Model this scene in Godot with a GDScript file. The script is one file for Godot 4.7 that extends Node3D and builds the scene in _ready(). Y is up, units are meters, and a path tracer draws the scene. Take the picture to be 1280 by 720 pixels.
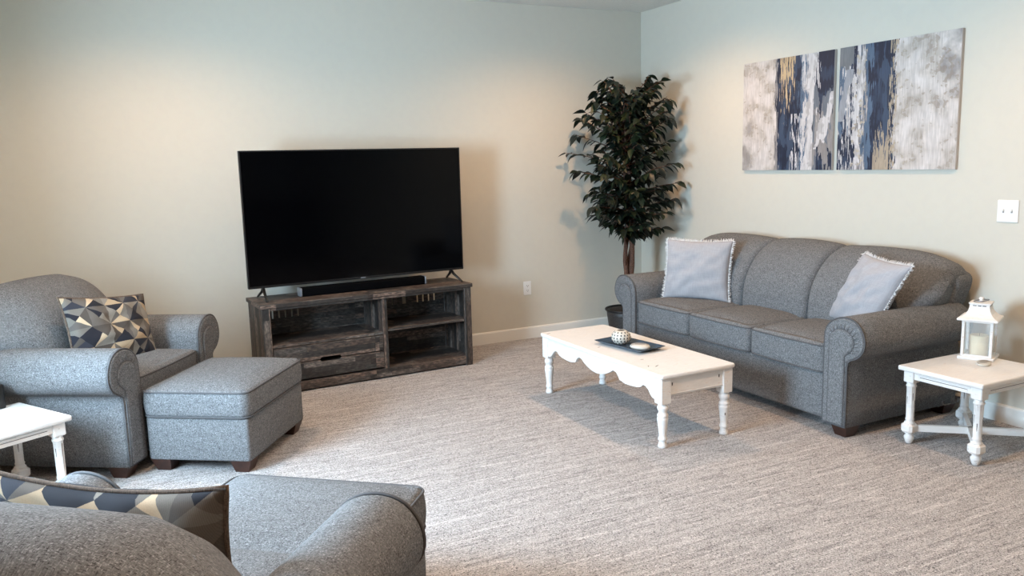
extends Node3D
# A living room: x grows to the wall with the paintings (x = 0), z grows from the television wall (z = 0) towards the camera.

const ROOM_H := 2.745
const ROOM_L := -5.40
const ROOM_B := 10.2
const LEFT_THICK := 0.42
var rng := RandomNumberGenerator.new()
var M := {}
var taken := {}

# ---------------------------------------------------------------- naming
func numbered(called: String) -> String:
	if not taken.has(called):
		taken[called] = 0
		return called
	taken[called] += 1
	return "%s_%03d" % [called, taken[called]]

func tag(o: Node, label: String, category: String, group := "") -> void:
	o.set_meta("label", label)
	o.set_meta("category", category)
	if group != "":
		o.set_meta("group", group)

func thing(called: String, label: String, category: String, at := Vector3.ZERO, turn := 0.0, group := "") -> Node3D:
	var o := Node3D.new()
	o.name = numbered(called)
	add_child(o)
	o.position = at
	o.rotation.y = deg_to_rad(turn)
	tag(o, label, category, group)
	return o

func put(called: String, mesh: Mesh, m: Material, parent: Node = null) -> MeshInstance3D:
	var o := MeshInstance3D.new()
	o.mesh = mesh
	o.material_override = m
	if parent == null:
		o.name = numbered(called)
		add_child(o)
	else:
		o.name = called
		parent.add_child(o, true)
	return o

func struct(called: String, mesh: Mesh, m: Material) -> MeshInstance3D:
	var o := put(called, mesh, m)
	o.set_meta("kind", "structure")
	return o

# ---------------------------------------------------------------- mesh building
class Shape:
	var v := PackedVector3Array()
	var g := PackedInt32Array()
	var group := 0

	func tri(a: Vector3, b: Vector3, c: Vector3) -> void:
		v.append(a); v.append(b); v.append(c); g.append(group)

	func quad(a: Vector3, b: Vector3, c: Vector3, d: Vector3) -> void:
		tri(a, b, c); tri(a, c, d)

	# turns the triangles added since `from` so that they face outwards
	func close(from: int) -> void:
		var vol := 0.0
		var o := v[from * 3] if v.size() > from * 3 else Vector3.ZERO
		for i in range(from * 3, v.size(), 3):
			vol += (v[i] - o).dot((v[i + 1] - o).cross(v[i + 2] - o))
		if vol > 0.0:
			for i in range(from * 3, v.size(), 3):
				var t := v[i + 1]; v[i + 1] = v[i + 2]; v[i + 2] = t

	func count() -> int:
		return g.size()

	func mesh() -> ArrayMesh:
		var st := SurfaceTool.new()
		st.begin(Mesh.PRIMITIVE_TRIANGLES)
		for i in g.size():
			st.set_smooth_group(g[i])
			st.add_vertex(v[i * 3]); st.add_vertex(v[i * 3 + 1]); st.add_vertex(v[i * 3 + 2])
		st.generate_normals()
		return st.commit()

	# closed outline pulled along an axis; its two ends are rounded with radius r
	func loft(loop: PackedVector2Array, a0: float, a1: float, r: float, seg: int, place: Callable, mids := 1, flat := false, end_r := -1.0) -> void:
		var from := count()
		var n := loop.size()
		var area := 0.0
		for i in n:
			var p := loop[i]; var q := loop[(i + 1) % n]
			area += p.x * q.y - q.x * p.y
		var sgn := 1.0 if area > 0 else -1.0
		var nor := PackedVector2Array()
		for i in n:
			var e0 := (loop[i] - loop[(i + n - 1) % n]).normalized()
			var e1 := (loop[(i + 1) % n] - loop[i]).normalized()
			var n0 := Vector2(e0.y, -e0.x) * sgn
			var n1 := Vector2(e1.y, -e1.x) * sgn
			var m := n0 + n1
			var l := maxf(m.length_squared() * 0.5, 0.4)
			nor.append(m / l)
		var rows := []   # [axis, inset]
		for k in seg + 1:
			var an := PI / 2 * k / seg
			rows.append([a0 + r * (1 - cos(an)), r * (1 - sin(an))] if seg > 1 else [a0 + r * k, r * (1 - k)])
		for k in range(1, mids):
			rows.append([lerpf(a0 + r, a1 - r, float(k) / mids), 0.0])
		var r2 := r if end_r < 0 else end_r
		for k in seg + 1:
			var an := PI / 2 * (seg - k) / seg
			rows.append([a1 - r2 * (1 - cos(an)), r2 * (1 - sin(an))] if seg > 1 else [a1 - r2 * (1 - k), r2 * k])
		var rings := []
		for row in rows:
			var ring := PackedVector3Array()
			for i in n:
				var p: Vector2 = loop[i] - nor[i] * row[1]
				ring.append(place.call(p.x, p.y, row[0]))
			rings.append(ring)
		var own := group
		for k in rings.size() - 1:
			var A: PackedVector3Array = rings[k]
			var B: PackedVector3Array = rings[k + 1]
			for i in n:
				var j := (i + 1) % n
				if flat: group = -1
				quad(A[i], A[j], B[j], B[i])
		var flat2 := PackedVector2Array()
		for i in n: flat2.append(loop[i])
		var tr := Geometry2D.triangulate_polygon(flat2)
		group = -1 if flat else own + 1
		var A0: PackedVector3Array = rings[0]
		var B0: PackedVector3Array = rings[rings.size() - 1]
		for i in range(0, tr.size(), 3):
			tri(A0[tr[i]], A0[tr[i + 2]], A0[tr[i + 1]])
			tri(B0[tr[i]], B0[tr[i + 1]], B0[tr[i + 2]])
		# ends wind opposite to each other; make the sides agree with them
		var s := (rings[0][1] - rings[0][0]) as Vector3
		group = own
		_orient(from)

	func _orient(from: int) -> void:
		# consistent winding for a star-like closed body: flip each triangle by edge propagation is costly, so sides and caps are tested apart
		var side := 0.0
		var cap := 0.0
		var c := Vector3.ZERO
		for i in range(from * 3, v.size()): c += v[i]
		c /= float(maxi(1, v.size() - from * 3))
		var last := g.size()
		var groups := {}
		for t in range(from, last):
			var i := t * 3
			var vol := (v[i] - c).dot((v[i + 1] - c).cross(v[i + 2] - c))
			groups[g[t]] = groups.get(g[t], 0.0) + vol
		for t in range(from, last):
			if groups[g[t]] > 0.0:
				var i := t * 3
				var x := v[i + 1]; v[i + 1] = v[i + 2]; v[i + 2] = x

	# box with small chamfers
	func box(lo: Vector3, hi: Vector3, b := 0.003) -> void:
		b = minf(b, minf(hi.x - lo.x, minf(hi.y - lo.y, hi.z - lo.z)) * 0.45)
		var l := PackedVector2Array([Vector2(lo.x + b, lo.z), Vector2(hi.x - b, lo.z), Vector2(hi.x, lo.z + b), Vector2(hi.x, hi.z - b), Vector2(hi.x - b, hi.z), Vector2(lo.x + b, hi.z), Vector2(lo.x, hi.z - b), Vector2(lo.x, lo.z + b)])
		loft(l, lo.y, hi.y, b, 1, func(x, z, y): return Vector3(x, y, z), 1, true)

	# outline (x, y) pushed through depth z0..z1
	func plate(loop: PackedVector2Array, z0: float, z1: float, b := 0.002, xf := Transform3D()) -> void:
		loft(loop, z0, z1, b, 1, func(x, y, z): return xf * Vector3(x, y, z), 1, true)

	func lathe(prof: PackedVector2Array, n := 20, xf := Transform3D(), flute := 0.0, flutes := 0, f0 := 0.0, f1 := 0.0) -> void:
		var from := count()
		for k in prof.size() - 1:
			for i in n:
				var q := []
				for c in [[k, i], [k, i + 1], [k + 1, i + 1], [k + 1, i]]:
					var a: float = TAU * (int(c[1]) % n) / n
					var r: float = prof[c[0]].x
					var y: float = prof[c[0]].y
					if flutes > 0 and y > f0 and y < f1:
						r -= flute * (0.5 - 0.5 * cos(a * flutes))
					q.append(xf * Vector3(r * cos(a), y, r * sin(a)))
				if prof[k].x > 1e-5: tri(q[0], q[1], q[2]) if prof[k + 1].x > 1e-5 else tri(q[0], q[1], q[2])
				if prof[k + 1].x > 1e-5: tri(q[0], q[2], q[3])
		close(from)

	func tube(pts: PackedVector3Array, rad, n := 8, closed := false) -> void:
		var from := count()
		var m := pts.size()
		var rings := []
		var up := Vector3.UP
		var last := Vector3.ZERO
		for i in m:
			var a := pts[(i + m - 1) % m] if closed or i > 0 else pts[i]
			var b := pts[(i + 1) % m] if closed or i < m - 1 else pts[i]
			var d := (b - a).normalized()
			if last == Vector3.ZERO:
				last = d.cross(Vector3.UP if absf(d.y) < 0.9 else Vector3.RIGHT).normalized()
			last = (last - d * last.dot(d)).normalized()
			var o := d.cross(last)
			var r: float = rad if not rad is PackedFloat32Array else rad[i]
			var ring := PackedVector3Array()
			for k in n:
				ring.append(pts[i] + (last * cos(TAU * k / n) + o * sin(TAU * k / n)) * r)
			rings.append(ring)
		for i in (m if closed else m - 1):
			var A: PackedVector3Array = rings[i]
			var B: PackedVector3Array = rings[(i + 1) % m]
			for k in n:
				var j := (k + 1) % n
				quad(A[k], A[j], B[j], B[k])
		if not closed:
			for k in range(1, n - 1):
				tri(rings[0][0], rings[0][k + 1], rings[0][k])
				tri(rings[m - 1][0], rings[m - 1][k], rings[m - 1][k + 1])
		close(from)

static func ident(x, y, z): return Vector3(x, y, z)

func box_mesh(lo: Vector3, hi: Vector3, b := 0.003) -> ArrayMesh:
	var s := Shape.new()
	s.box(lo, hi, b)
	return s.mesh()

func smooth_loop(pts: PackedVector2Array, per := 4) -> PackedVector2Array:
	var out := PackedVector2Array()
	var n := pts.size()
	for i in n:
		for k in per:
			out.append(pts[i].cubic_interpolate(pts[(i + 1) % n], pts[(i + n - 1) % n], pts[(i + 2) % n], float(k) / per))
	return out

func round_rect(x0: float, y0: float, x1: float, y1: float, r: float, seg := 5, div := 1) -> PackedVector2Array:
	var out := PackedVector2Array()
	var cs := [[x1 - r, y0 + r, -PI / 2], [x1 - r, y1 - r, 0.0], [x0 + r, y1 - r, PI / 2], [x0 + r, y0 + r, PI]]
	for ci in 4:
		var c: Array = cs[ci]
		for k in seg + 1:
			var a: float = c[2] + PI / 2 * k / seg
			out.append(Vector2(c[0] + r * cos(a), c[1] + r * sin(a)))
		if div > 1:
			var d: Array = cs[(ci + 1) % 4]
			var a2: float = c[2] + PI / 2
			var p := Vector2(c[0] + r * cos(a2), c[1] + r * sin(a2))
			var q := Vector2(d[0] + r * cos(d[2]), d[1] + r * sin(d[2]))
			for k in range(1, div): out.append(p.lerp(q, float(k) / div))
	return out

# ---------------------------------------------------------------- textures
func img_tex(w: int, h: int, f: Callable) -> ImageTexture:
	var data := PackedByteArray()
	data.resize(w * h * 3)
	var i := 0
	for y in h:
		for x in w:
			var c: Color = f.call(x, y)
			data[i] = clampi(int(c.r * 255.0), 0, 255)
			data[i + 1] = clampi(int(c.g * 255.0), 0, 255)
			data[i + 2] = clampi(int(c.b * 255.0), 0, 255)
			i += 3
	return ImageTexture.create_from_image(Image.create_from_data(w, h, false, Image.FORMAT_RGB8, data))

func noise(freq: float, sd: int, oct := 3) -> FastNoiseLite:
	var n := FastNoiseLite.new()
	n.seed = sd
	n.noise_type = FastNoiseLite.TYPE_SIMPLEX
	n.frequency = freq
	n.fractal_octaves = oct
	return n

func noise_tex(size: int, freq: float, sd: int, a: Color, b: Color, oct := 4, normal := false, bump := 4.0) -> NoiseTexture2D:
	var t := NoiseTexture2D.new()
	t.width = size
	t.height = size
	t.seamless = true
	t.noise = noise(freq, sd, oct)
	if normal:
		t.as_normal_map = true
		t.bump_strength = bump
	else:
		var g := Gradient.new()
		g.set_color(0, a)
		g.set_color(1, b)
		t.color_ramp = g
	return t

func mat(c: Color, rough := 0.6, metal := 0.0, spec := 0.5) -> StandardMaterial3D:
	var m := StandardMaterial3D.new()
	m.albedo_color = c
	m.roughness = rough
	m.metallic = metal
	m.metallic_specular = spec
	return m

func tri_mat(tex: Texture2D, scale: float, rough: float, world := false, height: Texture2D = null, depth := 0.1) -> StandardMaterial3D:
	var m := mat(Color.WHITE, rough)
	m.albedo_texture = tex
	m.uv1_triplanar = true
	m.uv1_world_triplanar = world
	m.uv1_scale = Vector3.ONE * scale
	m.uv1_triplanar_sharpness = 4.0
	if height:
		m.heightmap_enabled = true
		m.heightmap_texture = height
		m.heightmap_scale = depth
	return m

func carpet_texture() -> Array:
	# loops lie in rows along x; rows are broken into dashes of differing tone with dark pits between them
	var w := 2048
	var h := 1024
	var col := PackedByteArray(); col.resize(w * h * 3)
	var hei := PackedByteArray(); hei.resize(w * h)
	var rg := RandomNumberGenerator.new(); rg.seed = 77
	var row_px := 13
	var rows := int(ceil(float(h) / row_px))
	var tone := PackedFloat32Array(); tone.resize(w * rows)
	for r in rows:
		var x := 0
		while x < w:
			var l := rg.randi_range(25, 260)
			var t := rg.randfn(0.0, 0.6)
			for k in l:
				if x + k < w: tone[r * w + x + k] = t
			x += l
	# tufts: little blocks of differing tone, some of them dark pits
	var bw := w / 5
	var bh := h / 4
	var tuft := PackedFloat32Array(); tuft.resize((bw + 1) * (bh + 1))
	for i in tuft.size():
		tuft[i] = rg.randfn(0.0, 0.10)
		if rg.randf() < 0.055: tuft[i] -= 0.36
	for y in h:
		var r := y / row_px
		var fy := float(y % row_px) / row_px
		for x in w:
			var t := tone[r * w + x]
			var tf := tuft[mini(y / 4, bh) * (bw + 1) + mini((x + (y / 4) * 2) % w / 5, bw)]
			var b := 1.0 + 0.068 * t + tf + (rg.randf() - 0.5) * 0.08
			if fy < 0.17: b -= 0.06
			var i := (y * w + x) * 3
			col[i] = clampi(int(173 * b), 0, 255)
			col[i + 1] = clampi(int(168 * b), 0, 255)
			col[i + 2] = clampi(int(165 * b), 0, 255)
			hei[y * w + x] = clampi(int(128 + 50 * sin(PI * fy) + 20 * t + 300 * tf), 0, 255)
	return [ImageTexture.create_from_image(Image.create_from_data(w, h, false, Image.FORMAT_RGB8, col)), ImageTexture.create_from_image(Image.create_from_data(w, h, false, Image.FORMAT_L8, hei))]

func tweed_texture() -> Array:
	var n := 512
	var acc := PackedFloat32Array(); acc.resize(n * n)
	var rg := RandomNumberGenerator.new(); rg.seed = 31
	for k in 26000:
		var x := rg.randi_range(0, n - 1)
		var y := rg.randi_range(0, n - 1)
		var hor := rg.randf() < 0.55
		var l := rg.randi_range(3, 9)
		var t := rg.randfn(0.0, 1.0)
		for j in l:
			var xx := (x + (j if hor else j % 2)) % n
			var yy := (y + (j % 2 if hor else j)) % n
			acc[yy * n + xx] += t
			acc[yy * n + (xx + 1) % n] += t * 0.5
	var col := PackedByteArray(); col.resize(n * n * 3)
	var hei := PackedByteArray(); hei.resize(n * n)
	for i in n * n:
		var t := clampf(acc[i], -2.4, 2.4)
		var b := 1.0 + 0.21 * t + (rg.randf() - 0.5) * 0.12
		col[i * 3] = clampi(int(108 * b), 0, 255)
		col[i * 3 + 1] = clampi(int(109 * b), 0, 255)
		col[i * 3 + 2] = clampi(int(110 * b), 0, 255)
		hei[i] = clampi(int(128 + 38 * t), 0, 255)
	return [ImageTexture.create_from_image(Image.create_from_data(n, n, false, Image.FORMAT_RGB8, col)), ImageTexture.create_from_image(Image.create_from_data(n, n, false, Image.FORMAT_L8, hei))]

func linen_texture(base: Color, amount: float, sd: int) -> ImageTexture:
	var nx := noise(0.12, sd, 2)
	var rg := RandomNumberGenerator.new(); rg.seed = sd
	return img_tex(256, 256, func(x, y):
		var b: float = 1.0 + amount * nx.get_noise_2d(x * 1.6, y * 0.12) + amount * 0.7 * nx.get_noise_2d(x * 0.1 + 900, y * 1.6) + (rg.randf() - 0.5) * amount * 0.6
		return Color(base.r * b, base.g * b, base.b * b))

func paint_wear_texture(sd: int, chips: int) -> ImageTexture:
	# white chalk paint, rubbed thin in streaks, with a few chips down to the dark wood
	var n := 512
	var nz := noise(0.012, sd, 4)
	var rg := RandomNumberGenerator.new(); rg.seed = sd
	var im := Image.create(n, n, false, Image.FORMAT_RGB8)
	for y in n:
		for x in n:
			var a := nz.get_noise_2d(x * 0.5, y * 3.0)
			var b := 0.885 + 0.025 * a + (rg.randf() - 0.5) * 0.015
			var rub := smoothstep(0.52, 0.75, a) * 0.10
			im.set_pixel(x, y, Color(b - rub * 0.5, b * 0.985 - rub * 0.8, b * 0.965 - rub))
	for k in chips:
		var x := rg.randi_range(0, n - 1)
		var y := rg.randi_range(0, n - 1)
		var l := rg.randi_range(2, 9)
		for j in l:
			var wd := rg.randi_range(1, 2)
			for q in wd:
				im.set_pixel((x + j) % n, (y + q + j / 4) % n, Color(0.30, 0.25, 0.22))
	return ImageTexture.create_from_image(im)

func barn_wood_texture(upright := false) -> ImageTexture:
	# laminate printed with short grey-brown boards laid side by side
	var w := 1024
	var h := 512
	var nz := noise(0.02, 3, 4)
	var rg := RandomNumberGenerator.new(); rg.seed = 9
	var board_h := 42
	var im := PackedByteArray(); im.resize(w * h * 3)
	var rows := h / board_h + 1
	var cuts := []
	for r in rows:
		var row := []
		var x := -rg.randi_range(0, 200)
		while x < w:
			var l := rg.randi_range(170, 420)
			row.append([x, x + l, rg.randf_range(0.55, 1.75), rg.randf_range(-0.1, 0.16), rg.randf() * 900.0])
			x += l
		cuts.append(row)
	for y in h:
		var r := y / board_h
		for x in w:
			var bd: Array = cuts[r][0]
			for c in cuts[r]:
				if x >= c[0] and x < c[1]:
					bd = c
					break
			var grain := nz.get_noise_2d(x * 0.55 + bd[4], y * 7.0)
			var coarse := nz.get_noise_2d(x * 0.8 + bd[4] * 2.0, y * 1.6 + 400.0)
			var b: float = bd[2] * (1.0 + 0.5 * grain + 0.45 * coarse)
			if y % board_h < 1 or absf(x - bd[0]) < 1.0: b *= 0.5
			var i := (y * w + x) * 3
			im[i] = clampi(int(52 * b * (1.0 + bd[3] * 0.7)), 4, 255)
			im[i + 1] = clampi(int(47 * b), 4, 255)
			im[i + 2] = clampi(int(43 * b * (1.0 - bd[3] * 0.4)), 4, 255)
	var pic := Image.create_from_data(w, h, false, Image.FORMAT_RGB8, im)
	if upright: pic.rotate_90(CLOCKWISE)
	return ImageTexture.create_from_image(pic)

func canvas_texture(which: int) -> ImageTexture:
	var n := 640
	var streak := noise(0.01, 40 + which, 4)
	var fleck := noise(0.035, 60 + which, 4)
	var cloud := noise(0.006, 80 + which, 4)
	var pale := Color(0.74, 0.71, 0.685)
	var navy := Color(0.075, 0.115, 0.20)
	var slate := Color(0.30, 0.37, 0.45)
	var white := Color(0.76, 0.745, 0.74)
	var gold := Color(0.70, 0.61, 0.48)
	var grey := Color(0.52, 0.50, 0.49)
	# bands across the canvas: position, colour, raggedness
	var bands: Array
	if which == 0:
		bands = [[0.0, pale, 0.0], [0.385, grey, 0.012], [0.41, navy, 0.02], [0.655, slate, 0.03], [0.70, white, 0.035], [0.835, navy, 0.03]]
	else:
		bands = [[0.0, slate, 0.0], [0.055, white, 0.03], [0.11, navy, 0.02], [0.145, white, 0.025], [0.215, grey, 0.03], [0.235, slate, 0.03], [0.29, navy, 0.03], [0.50, pale, 0.018]]
	return img_tex(n, n, func(px, py):
		var u := float(px) / n
		var v := float(py) / n
		var wob: float = streak.get_noise_2d(px * 1.6, py * 0.35)
		var fine: float = fleck.get_noise_2d(px * 2.2, py * 0.22)
		var fl: float = fleck.get_noise_2d(px * 0.6 + 300, py * 0.55)
		var cl: float = cloud.get_noise_2d(px, py)
		var c: Color = bands[0][1]
		for b in bands:
			if u > b[0] + b[2] * (wob * 1.6 + fine * 1.3): c = b[1]
		if which == 0:
			# gold drips from the top of the navy band, white knife strokes and grey lower down on the right
			if u > 0.43 and u < 0.60 and v < 0.10 + 0.34 * (0.5 + fine * 1.5) - absf(u - 0.50) * 1.6: c = gold
			if u > 0.80 and v > 0.46 + wob * 0.3 - (u - 0.8) * 0.6: c = grey if wob > -0.05 else Color(0.40, 0.42, 0.45)
			if u > 0.81 and v > 0.34 and v < 0.82 and absf(u - 0.955 + (v - 0.5) * 0.32 + wob * 0.04) < 0.04: c = white
			if u > 0.84 and v > 0.80 + wob * 0.1: c = navy if wob > -0.1 else grey
			if u > 0.56 and u < 0.70 and v > 0.5 and fine > 0.20: c = white
			if u > 0.44 and u < 0.62 and wob > 0.02 and c == navy: c = navy.lerp(slate, 0.55)
		else:
			if u < 0.13 and v < 0.2 + wob * 0.2: c = Color(0.42, 0.43, 0.44)
			if u < 0.11 and v > 0.60 + wob * 0.25: c = navy if fine > -0.2 else white
			if u < 0.2 and absf(u - 0.02 - (0.55 - v) * 0.22 + wob * 0.02) < 0.03 and v > 0.18 and v < 0.6: c = Color(0.55, 0.56, 0.58)
			if u > 0.13 and u < 0.25 and fl > 0.42: c = Color(0.66, 0.62, 0.56)
			if u > 0.33 and u < 0.47 and v > 0.74 + 0.25 * fine + absf(u - 0.40) * 1.2: c = gold.lerp(grey, 0.45)
			if u > 0.36 and u < 0.48 and wob > 0.02 and c == navy: c = navy.lerp(slate, 0.55)
			if u > 0.45 and u < 0.52 and fine + fl * 0.6 > 0.12: c = gold.lerp(grey, 0.4)
			if u > 0.50 and u < 0.62 and fl > 0.40 and cl > -0.05: c = Color(0.66, 0.62, 0.57)
			if u > 0.84: c = c.lerp(grey, clampf((0.34 - v) * 2.2 + cl * 1.2 + fine * 0.3, 0.0, 0.75) * smoothstep(0.84, 0.95, u + cl * 0.1))
			if u > 0.72 and v < 0.55 and fl + cl > 0.52: c = c.lerp(Color(0.55, 0.50, 0.45), 0.6)
		if c == pale:
			c = c.lerp(Color(0.66, 0.625, 0.59), clampf(cl * 1.8, 0.0, 0.8)).lerp(Color(0.79, 0.765, 0.75), clampf(-cl * 1.4, 0.0, 0.7))
			if fl + cl * 0.7 > 0.52: c = c.lerp(Color(0.58, 0.54, 0.49), 0.55)
			if which == 0 and u < 0.16: c = c.lerp(grey, clampf((v - 0.62) * 2.0 + cl + fine * 0.4, 0.0, 0.7) * smoothstep(0.16, 0.05, u + fl * 0.06))
		if c == white: c = c.lerp(grey, clampf(wob * 1.3 + fl * 0.7, 0.0, 0.45))
		if c == navy: c = c.lerp(slate, clampf(fine * 0.7 + cl, 0.0, 0.35))
		var k := 1.0 + 0.09 * fine + 0.05 * wob
		return Color(c.r * k, c.g * k, c.b * k))

func triangle_print_texture(sd: int) -> ImageTexture:
	# patchwork of triangles that meet in star points
	var w := 560
	var h := 400
	var rg := RandomNumberGenerator.new(); rg.seed = sd
	var pal := [Color(0.085, 0.09, 0.13), Color(0.10, 0.105, 0.15), Color(0.17, 0.18, 0.22), Color(0.66, 0.58, 0.47), Color(0.44, 0.42, 0.39), Color(0.36, 0.34, 0.32), Color(0.30, 0.27, 0.245), Color(0.52, 0.50, 0.465), Color(0.38, 0.35, 0.32)]
	var cell := 128.0
	var pick := {}
	for j in 12:
		for i in 12:
			for k in 6:
				pick[[i, j, k]] = pal[rg.randi_range(0, pal.size() - 1)]
	# wedges fan out from star points at every second lattice node; pale kites fall along one diagonal, dark ones along the other
	return img_tex(w, h, func(x, y):
		var gx: float = (x + 150.0) / cell
		var gy: float = (y + 62.0 + (x - 280.0) * 0.07) / (cell * 0.94)
		var i := int(gx); var j := int(gy)
		var fx := gx - i; var fy := gy - j
		if i % 2 == 1: fx = 1.0 - fx
		if (j + i / 2) % 2 == 1: fy = 1.0 - fy
		var c: Color
		var side := 0
		var px := fx; var py := fy
		if fx + fy > 1.0:
			side = 3; px = 1.0 - fx; py = 1.0 - fy
		var an := atan2(py, px) / (PI / 2)
		if an < 0.36: c = pick[[i, j, side]]
		elif an < 0.64: c = (Color(0.74, 0.66, 0.55) if (i + j) % 2 == 0 else pal[0]) if side == 0 else pick[[i, j, 4]]
		else: c = pick[[i, j, side + 2]]
		var tex := 1.0
		if c.get_luminance() < 0.55 and c.get_luminance() > 0.1 and int(x + y * 0.4) % 4 == 0: tex = 0.88
		tex *= 0.96 + 0.08 * fposmod(sin(x * 12.9898 + y * 78.233) * 43758.5, 1.0)
		return Color(c.r * tex, c.g * tex, c.b * tex))

func make_materials() -> void:
	M.wall = tri_mat(noise_tex(256, 0.05, 2, Color(0.785, 0.765, 0.712), Color(0.793, 0.773, 0.72)), 0.8, 0.75, true, noise_tex(256, 0.06, 4, Color.BLACK, Color.WHITE), 0.03)
	M.ceiling = tri_mat(noise_tex(256, 0.09, 7, Color(0.85, 0.845, 0.82), Color(0.88, 0.875, 0.85)), 1.4, 0.9, true, noise_tex(256, 0.09, 8, Color.BLACK, Color.WHITE), 0.12)
	M.trim = mat(Color(0.88, 0.87, 0.84), 0.45)
	var cp := carpet_texture()
	M.carpet = tri_mat(cp[0], 1.0, 0.97, true, cp[1], 0.35)
	M.carpet.uv1_scale = Vector3(0.55, 0.55, 1.1)
	M.carpet.metallic_specular = 0.1
	var tw := tweed_texture()
	M.fabric = tri_mat(tw[0], 2.6, 0.95, false, tw[1], 0.06)
	M.fabric.metallic_specular = 0.15
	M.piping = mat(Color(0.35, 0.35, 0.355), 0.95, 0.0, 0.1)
	M.foot = tri_mat(noise_tex(128, 0.03, 12, Color(0.17, 0.095, 0.07), Color(0.25, 0.14, 0.10)), 4.0, 0.4)
	M.white = tri_mat(paint_wear_texture(5, 5), 2.2, 0.5)
	M.worn = tri_mat(paint_wear_texture(15, 60), 2.6, 0.55)
	M.bare = mat(Color(0.30, 0.26, 0.24), 0.8)
	M.barn = tri_mat(barn_wood_texture(), 1.0, 0.6)
	M.barn.uv1_scale = Vector3(1.1, 2.2, 1.1)
	M.barn_up = tri_mat(barn_wood_texture(true), 1.0, 0.6)
	M.barn_up.uv1_scale = Vector3(2.2, 1.1, 2.2)
	M.black = mat(Color(0.02, 0.02, 0.023), 0.35)
	M.screen = mat(Color(0.008, 0.009, 0.014), 0.10, 0.0, 0.24)
	M.cloth_black = mat(Color(0.02, 0.02, 0.024), 0.9, 0.0, 0.15)
	M.silver = mat(Color(0.55, 0.57, 0.6), 0.35, 0.7)
	M.linen = tri_mat(linen_texture(Color(0.625, 0.625, 0.64), 0.035, 21), 3.0, 0.95)
	M.fringe = mat(Color(0.84, 0.83, 0.82), 0.95)
	M.print = mat(Color.WHITE, 0.9); M.print.albedo_texture = triangle_print_texture(6)
	M.print2 = mat(Color.WHITE, 0.9); M.print2.albedo_texture = triangle_print_texture(27)
	M.print_edge = mat(Color(0.11, 0.105, 0.11), 0.95)
	M.cord = tri_mat(linen_texture(Color(0.36, 0.31, 0.27), 0.35, 45), 9.0, 0.95)
	M.leaf = mat(Color(0.085, 0.13, 0.075), 0.45)
	M.leaf2 = mat(Color(0.115, 0.165, 0.085), 0.5)
	M.leaf3 = mat(Color(0.06, 0.10, 0.07), 0.45)
	M.bark = tri_mat(noise_tex(128, 0.05, 33, Color(0.26, 0.17, 0.13), Color(0.46, 0.33, 0.26)), 8.0, 0.85)
	M.pot = tri_mat(noise_tex(256, 0.10, 51, Color(0.04, 0.04, 0.045), Color(0.33, 0.32, 0.31), 2), 3.0, 0.5)
	M.pot_dark = mat(Color(0.05, 0.05, 0.055), 0.5)
	M.moss = mat(Color(0.12, 0.10, 0.08), 1.0)
	M.plastic = mat(Color(0.90, 0.90, 0.89), 0.35)
	M.toggle_gap = mat(Color(0.55, 0.55, 0.54), 0.6)
	M.slot = mat(Color(0.12, 0.12, 0.12), 0.6)
	M.glass = mat(Color(0.92, 0.96, 0.97, 0.12), 0.02)
	M.glass.transparency = BaseMaterial3D.TRANSPARENCY_ALPHA
	M.wax = mat(Color(0.90, 0.84, 0.70), 0.6)
	M.tray = mat(Color(0.25, 0.31, 0.37), 0.22)
	M.ceramic = mat(Color(0.80, 0.77, 0.72), 0.5)
	M.rib = mat(Color(0.50, 0.46, 0.42), 0.7)
	M.lamp = mat(Color(1, 1, 1), 0.4)
	M.lamp.emission_enabled = true
	M.lamp.emission = Color(1.0, 0.82, 0.62)
	M.lamp.emission_energy_multiplier = 4.0
	M.walnut = tri_mat(noise_tex(128, 0.03, 61, Color(0.10, 0.065, 0.05), Color(0.16, 0.10, 0.075)), 3.0, 0.4)

# ---------------------------------------------------------------- room
func downlight(x: float, z: float, where: String) -> void:
	var t := thing("ceiling_downlight", "round recessed ceiling downlight " + where, "downlight", Vector3(x, ROOM_H, z), 0, "recessed ceiling downlights")
	var s := Shape.new()
	s.lathe(PackedVector2Array([Vector2(0.072, -0.001), Vector2(0.072, -0.006), Vector2(0.078, -0.008), Vector2(0.094, -0.004), Vector2(0.096, -0.001), Vector2(0.072, -0.001)]), 32)
	put("trim_ring", s.mesh(), M.trim, t)
	var l := Shape.new()
	l.lathe(PackedVector2Array([Vector2(0, -0.001), Vector2(0.071, -0.001), Vector2(0.071, -0.004), Vector2(0, -0.004)]), 32)
	put("lens", l.mesh(), M.lamp, t)
	var sp := SpotLight3D.new()
	sp.name = "downlight_beam"
	t.add_child(sp)
	sp.position.y = -0.03
	sp.rotation.x = -PI / 2
	sp.light_color = LAMP_COLOR
	sp.light_energy = LAMP_ENERGY
	sp.spot_angle = LAMP_ANGLE
	sp.spot_angle_attenuation = LAMP_BLEND
	sp.spot_range = 14.0
	sp.spot_attenuation = 2.0
	sp.light_size = 0.05
	sp.shadow_enabled = true

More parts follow.
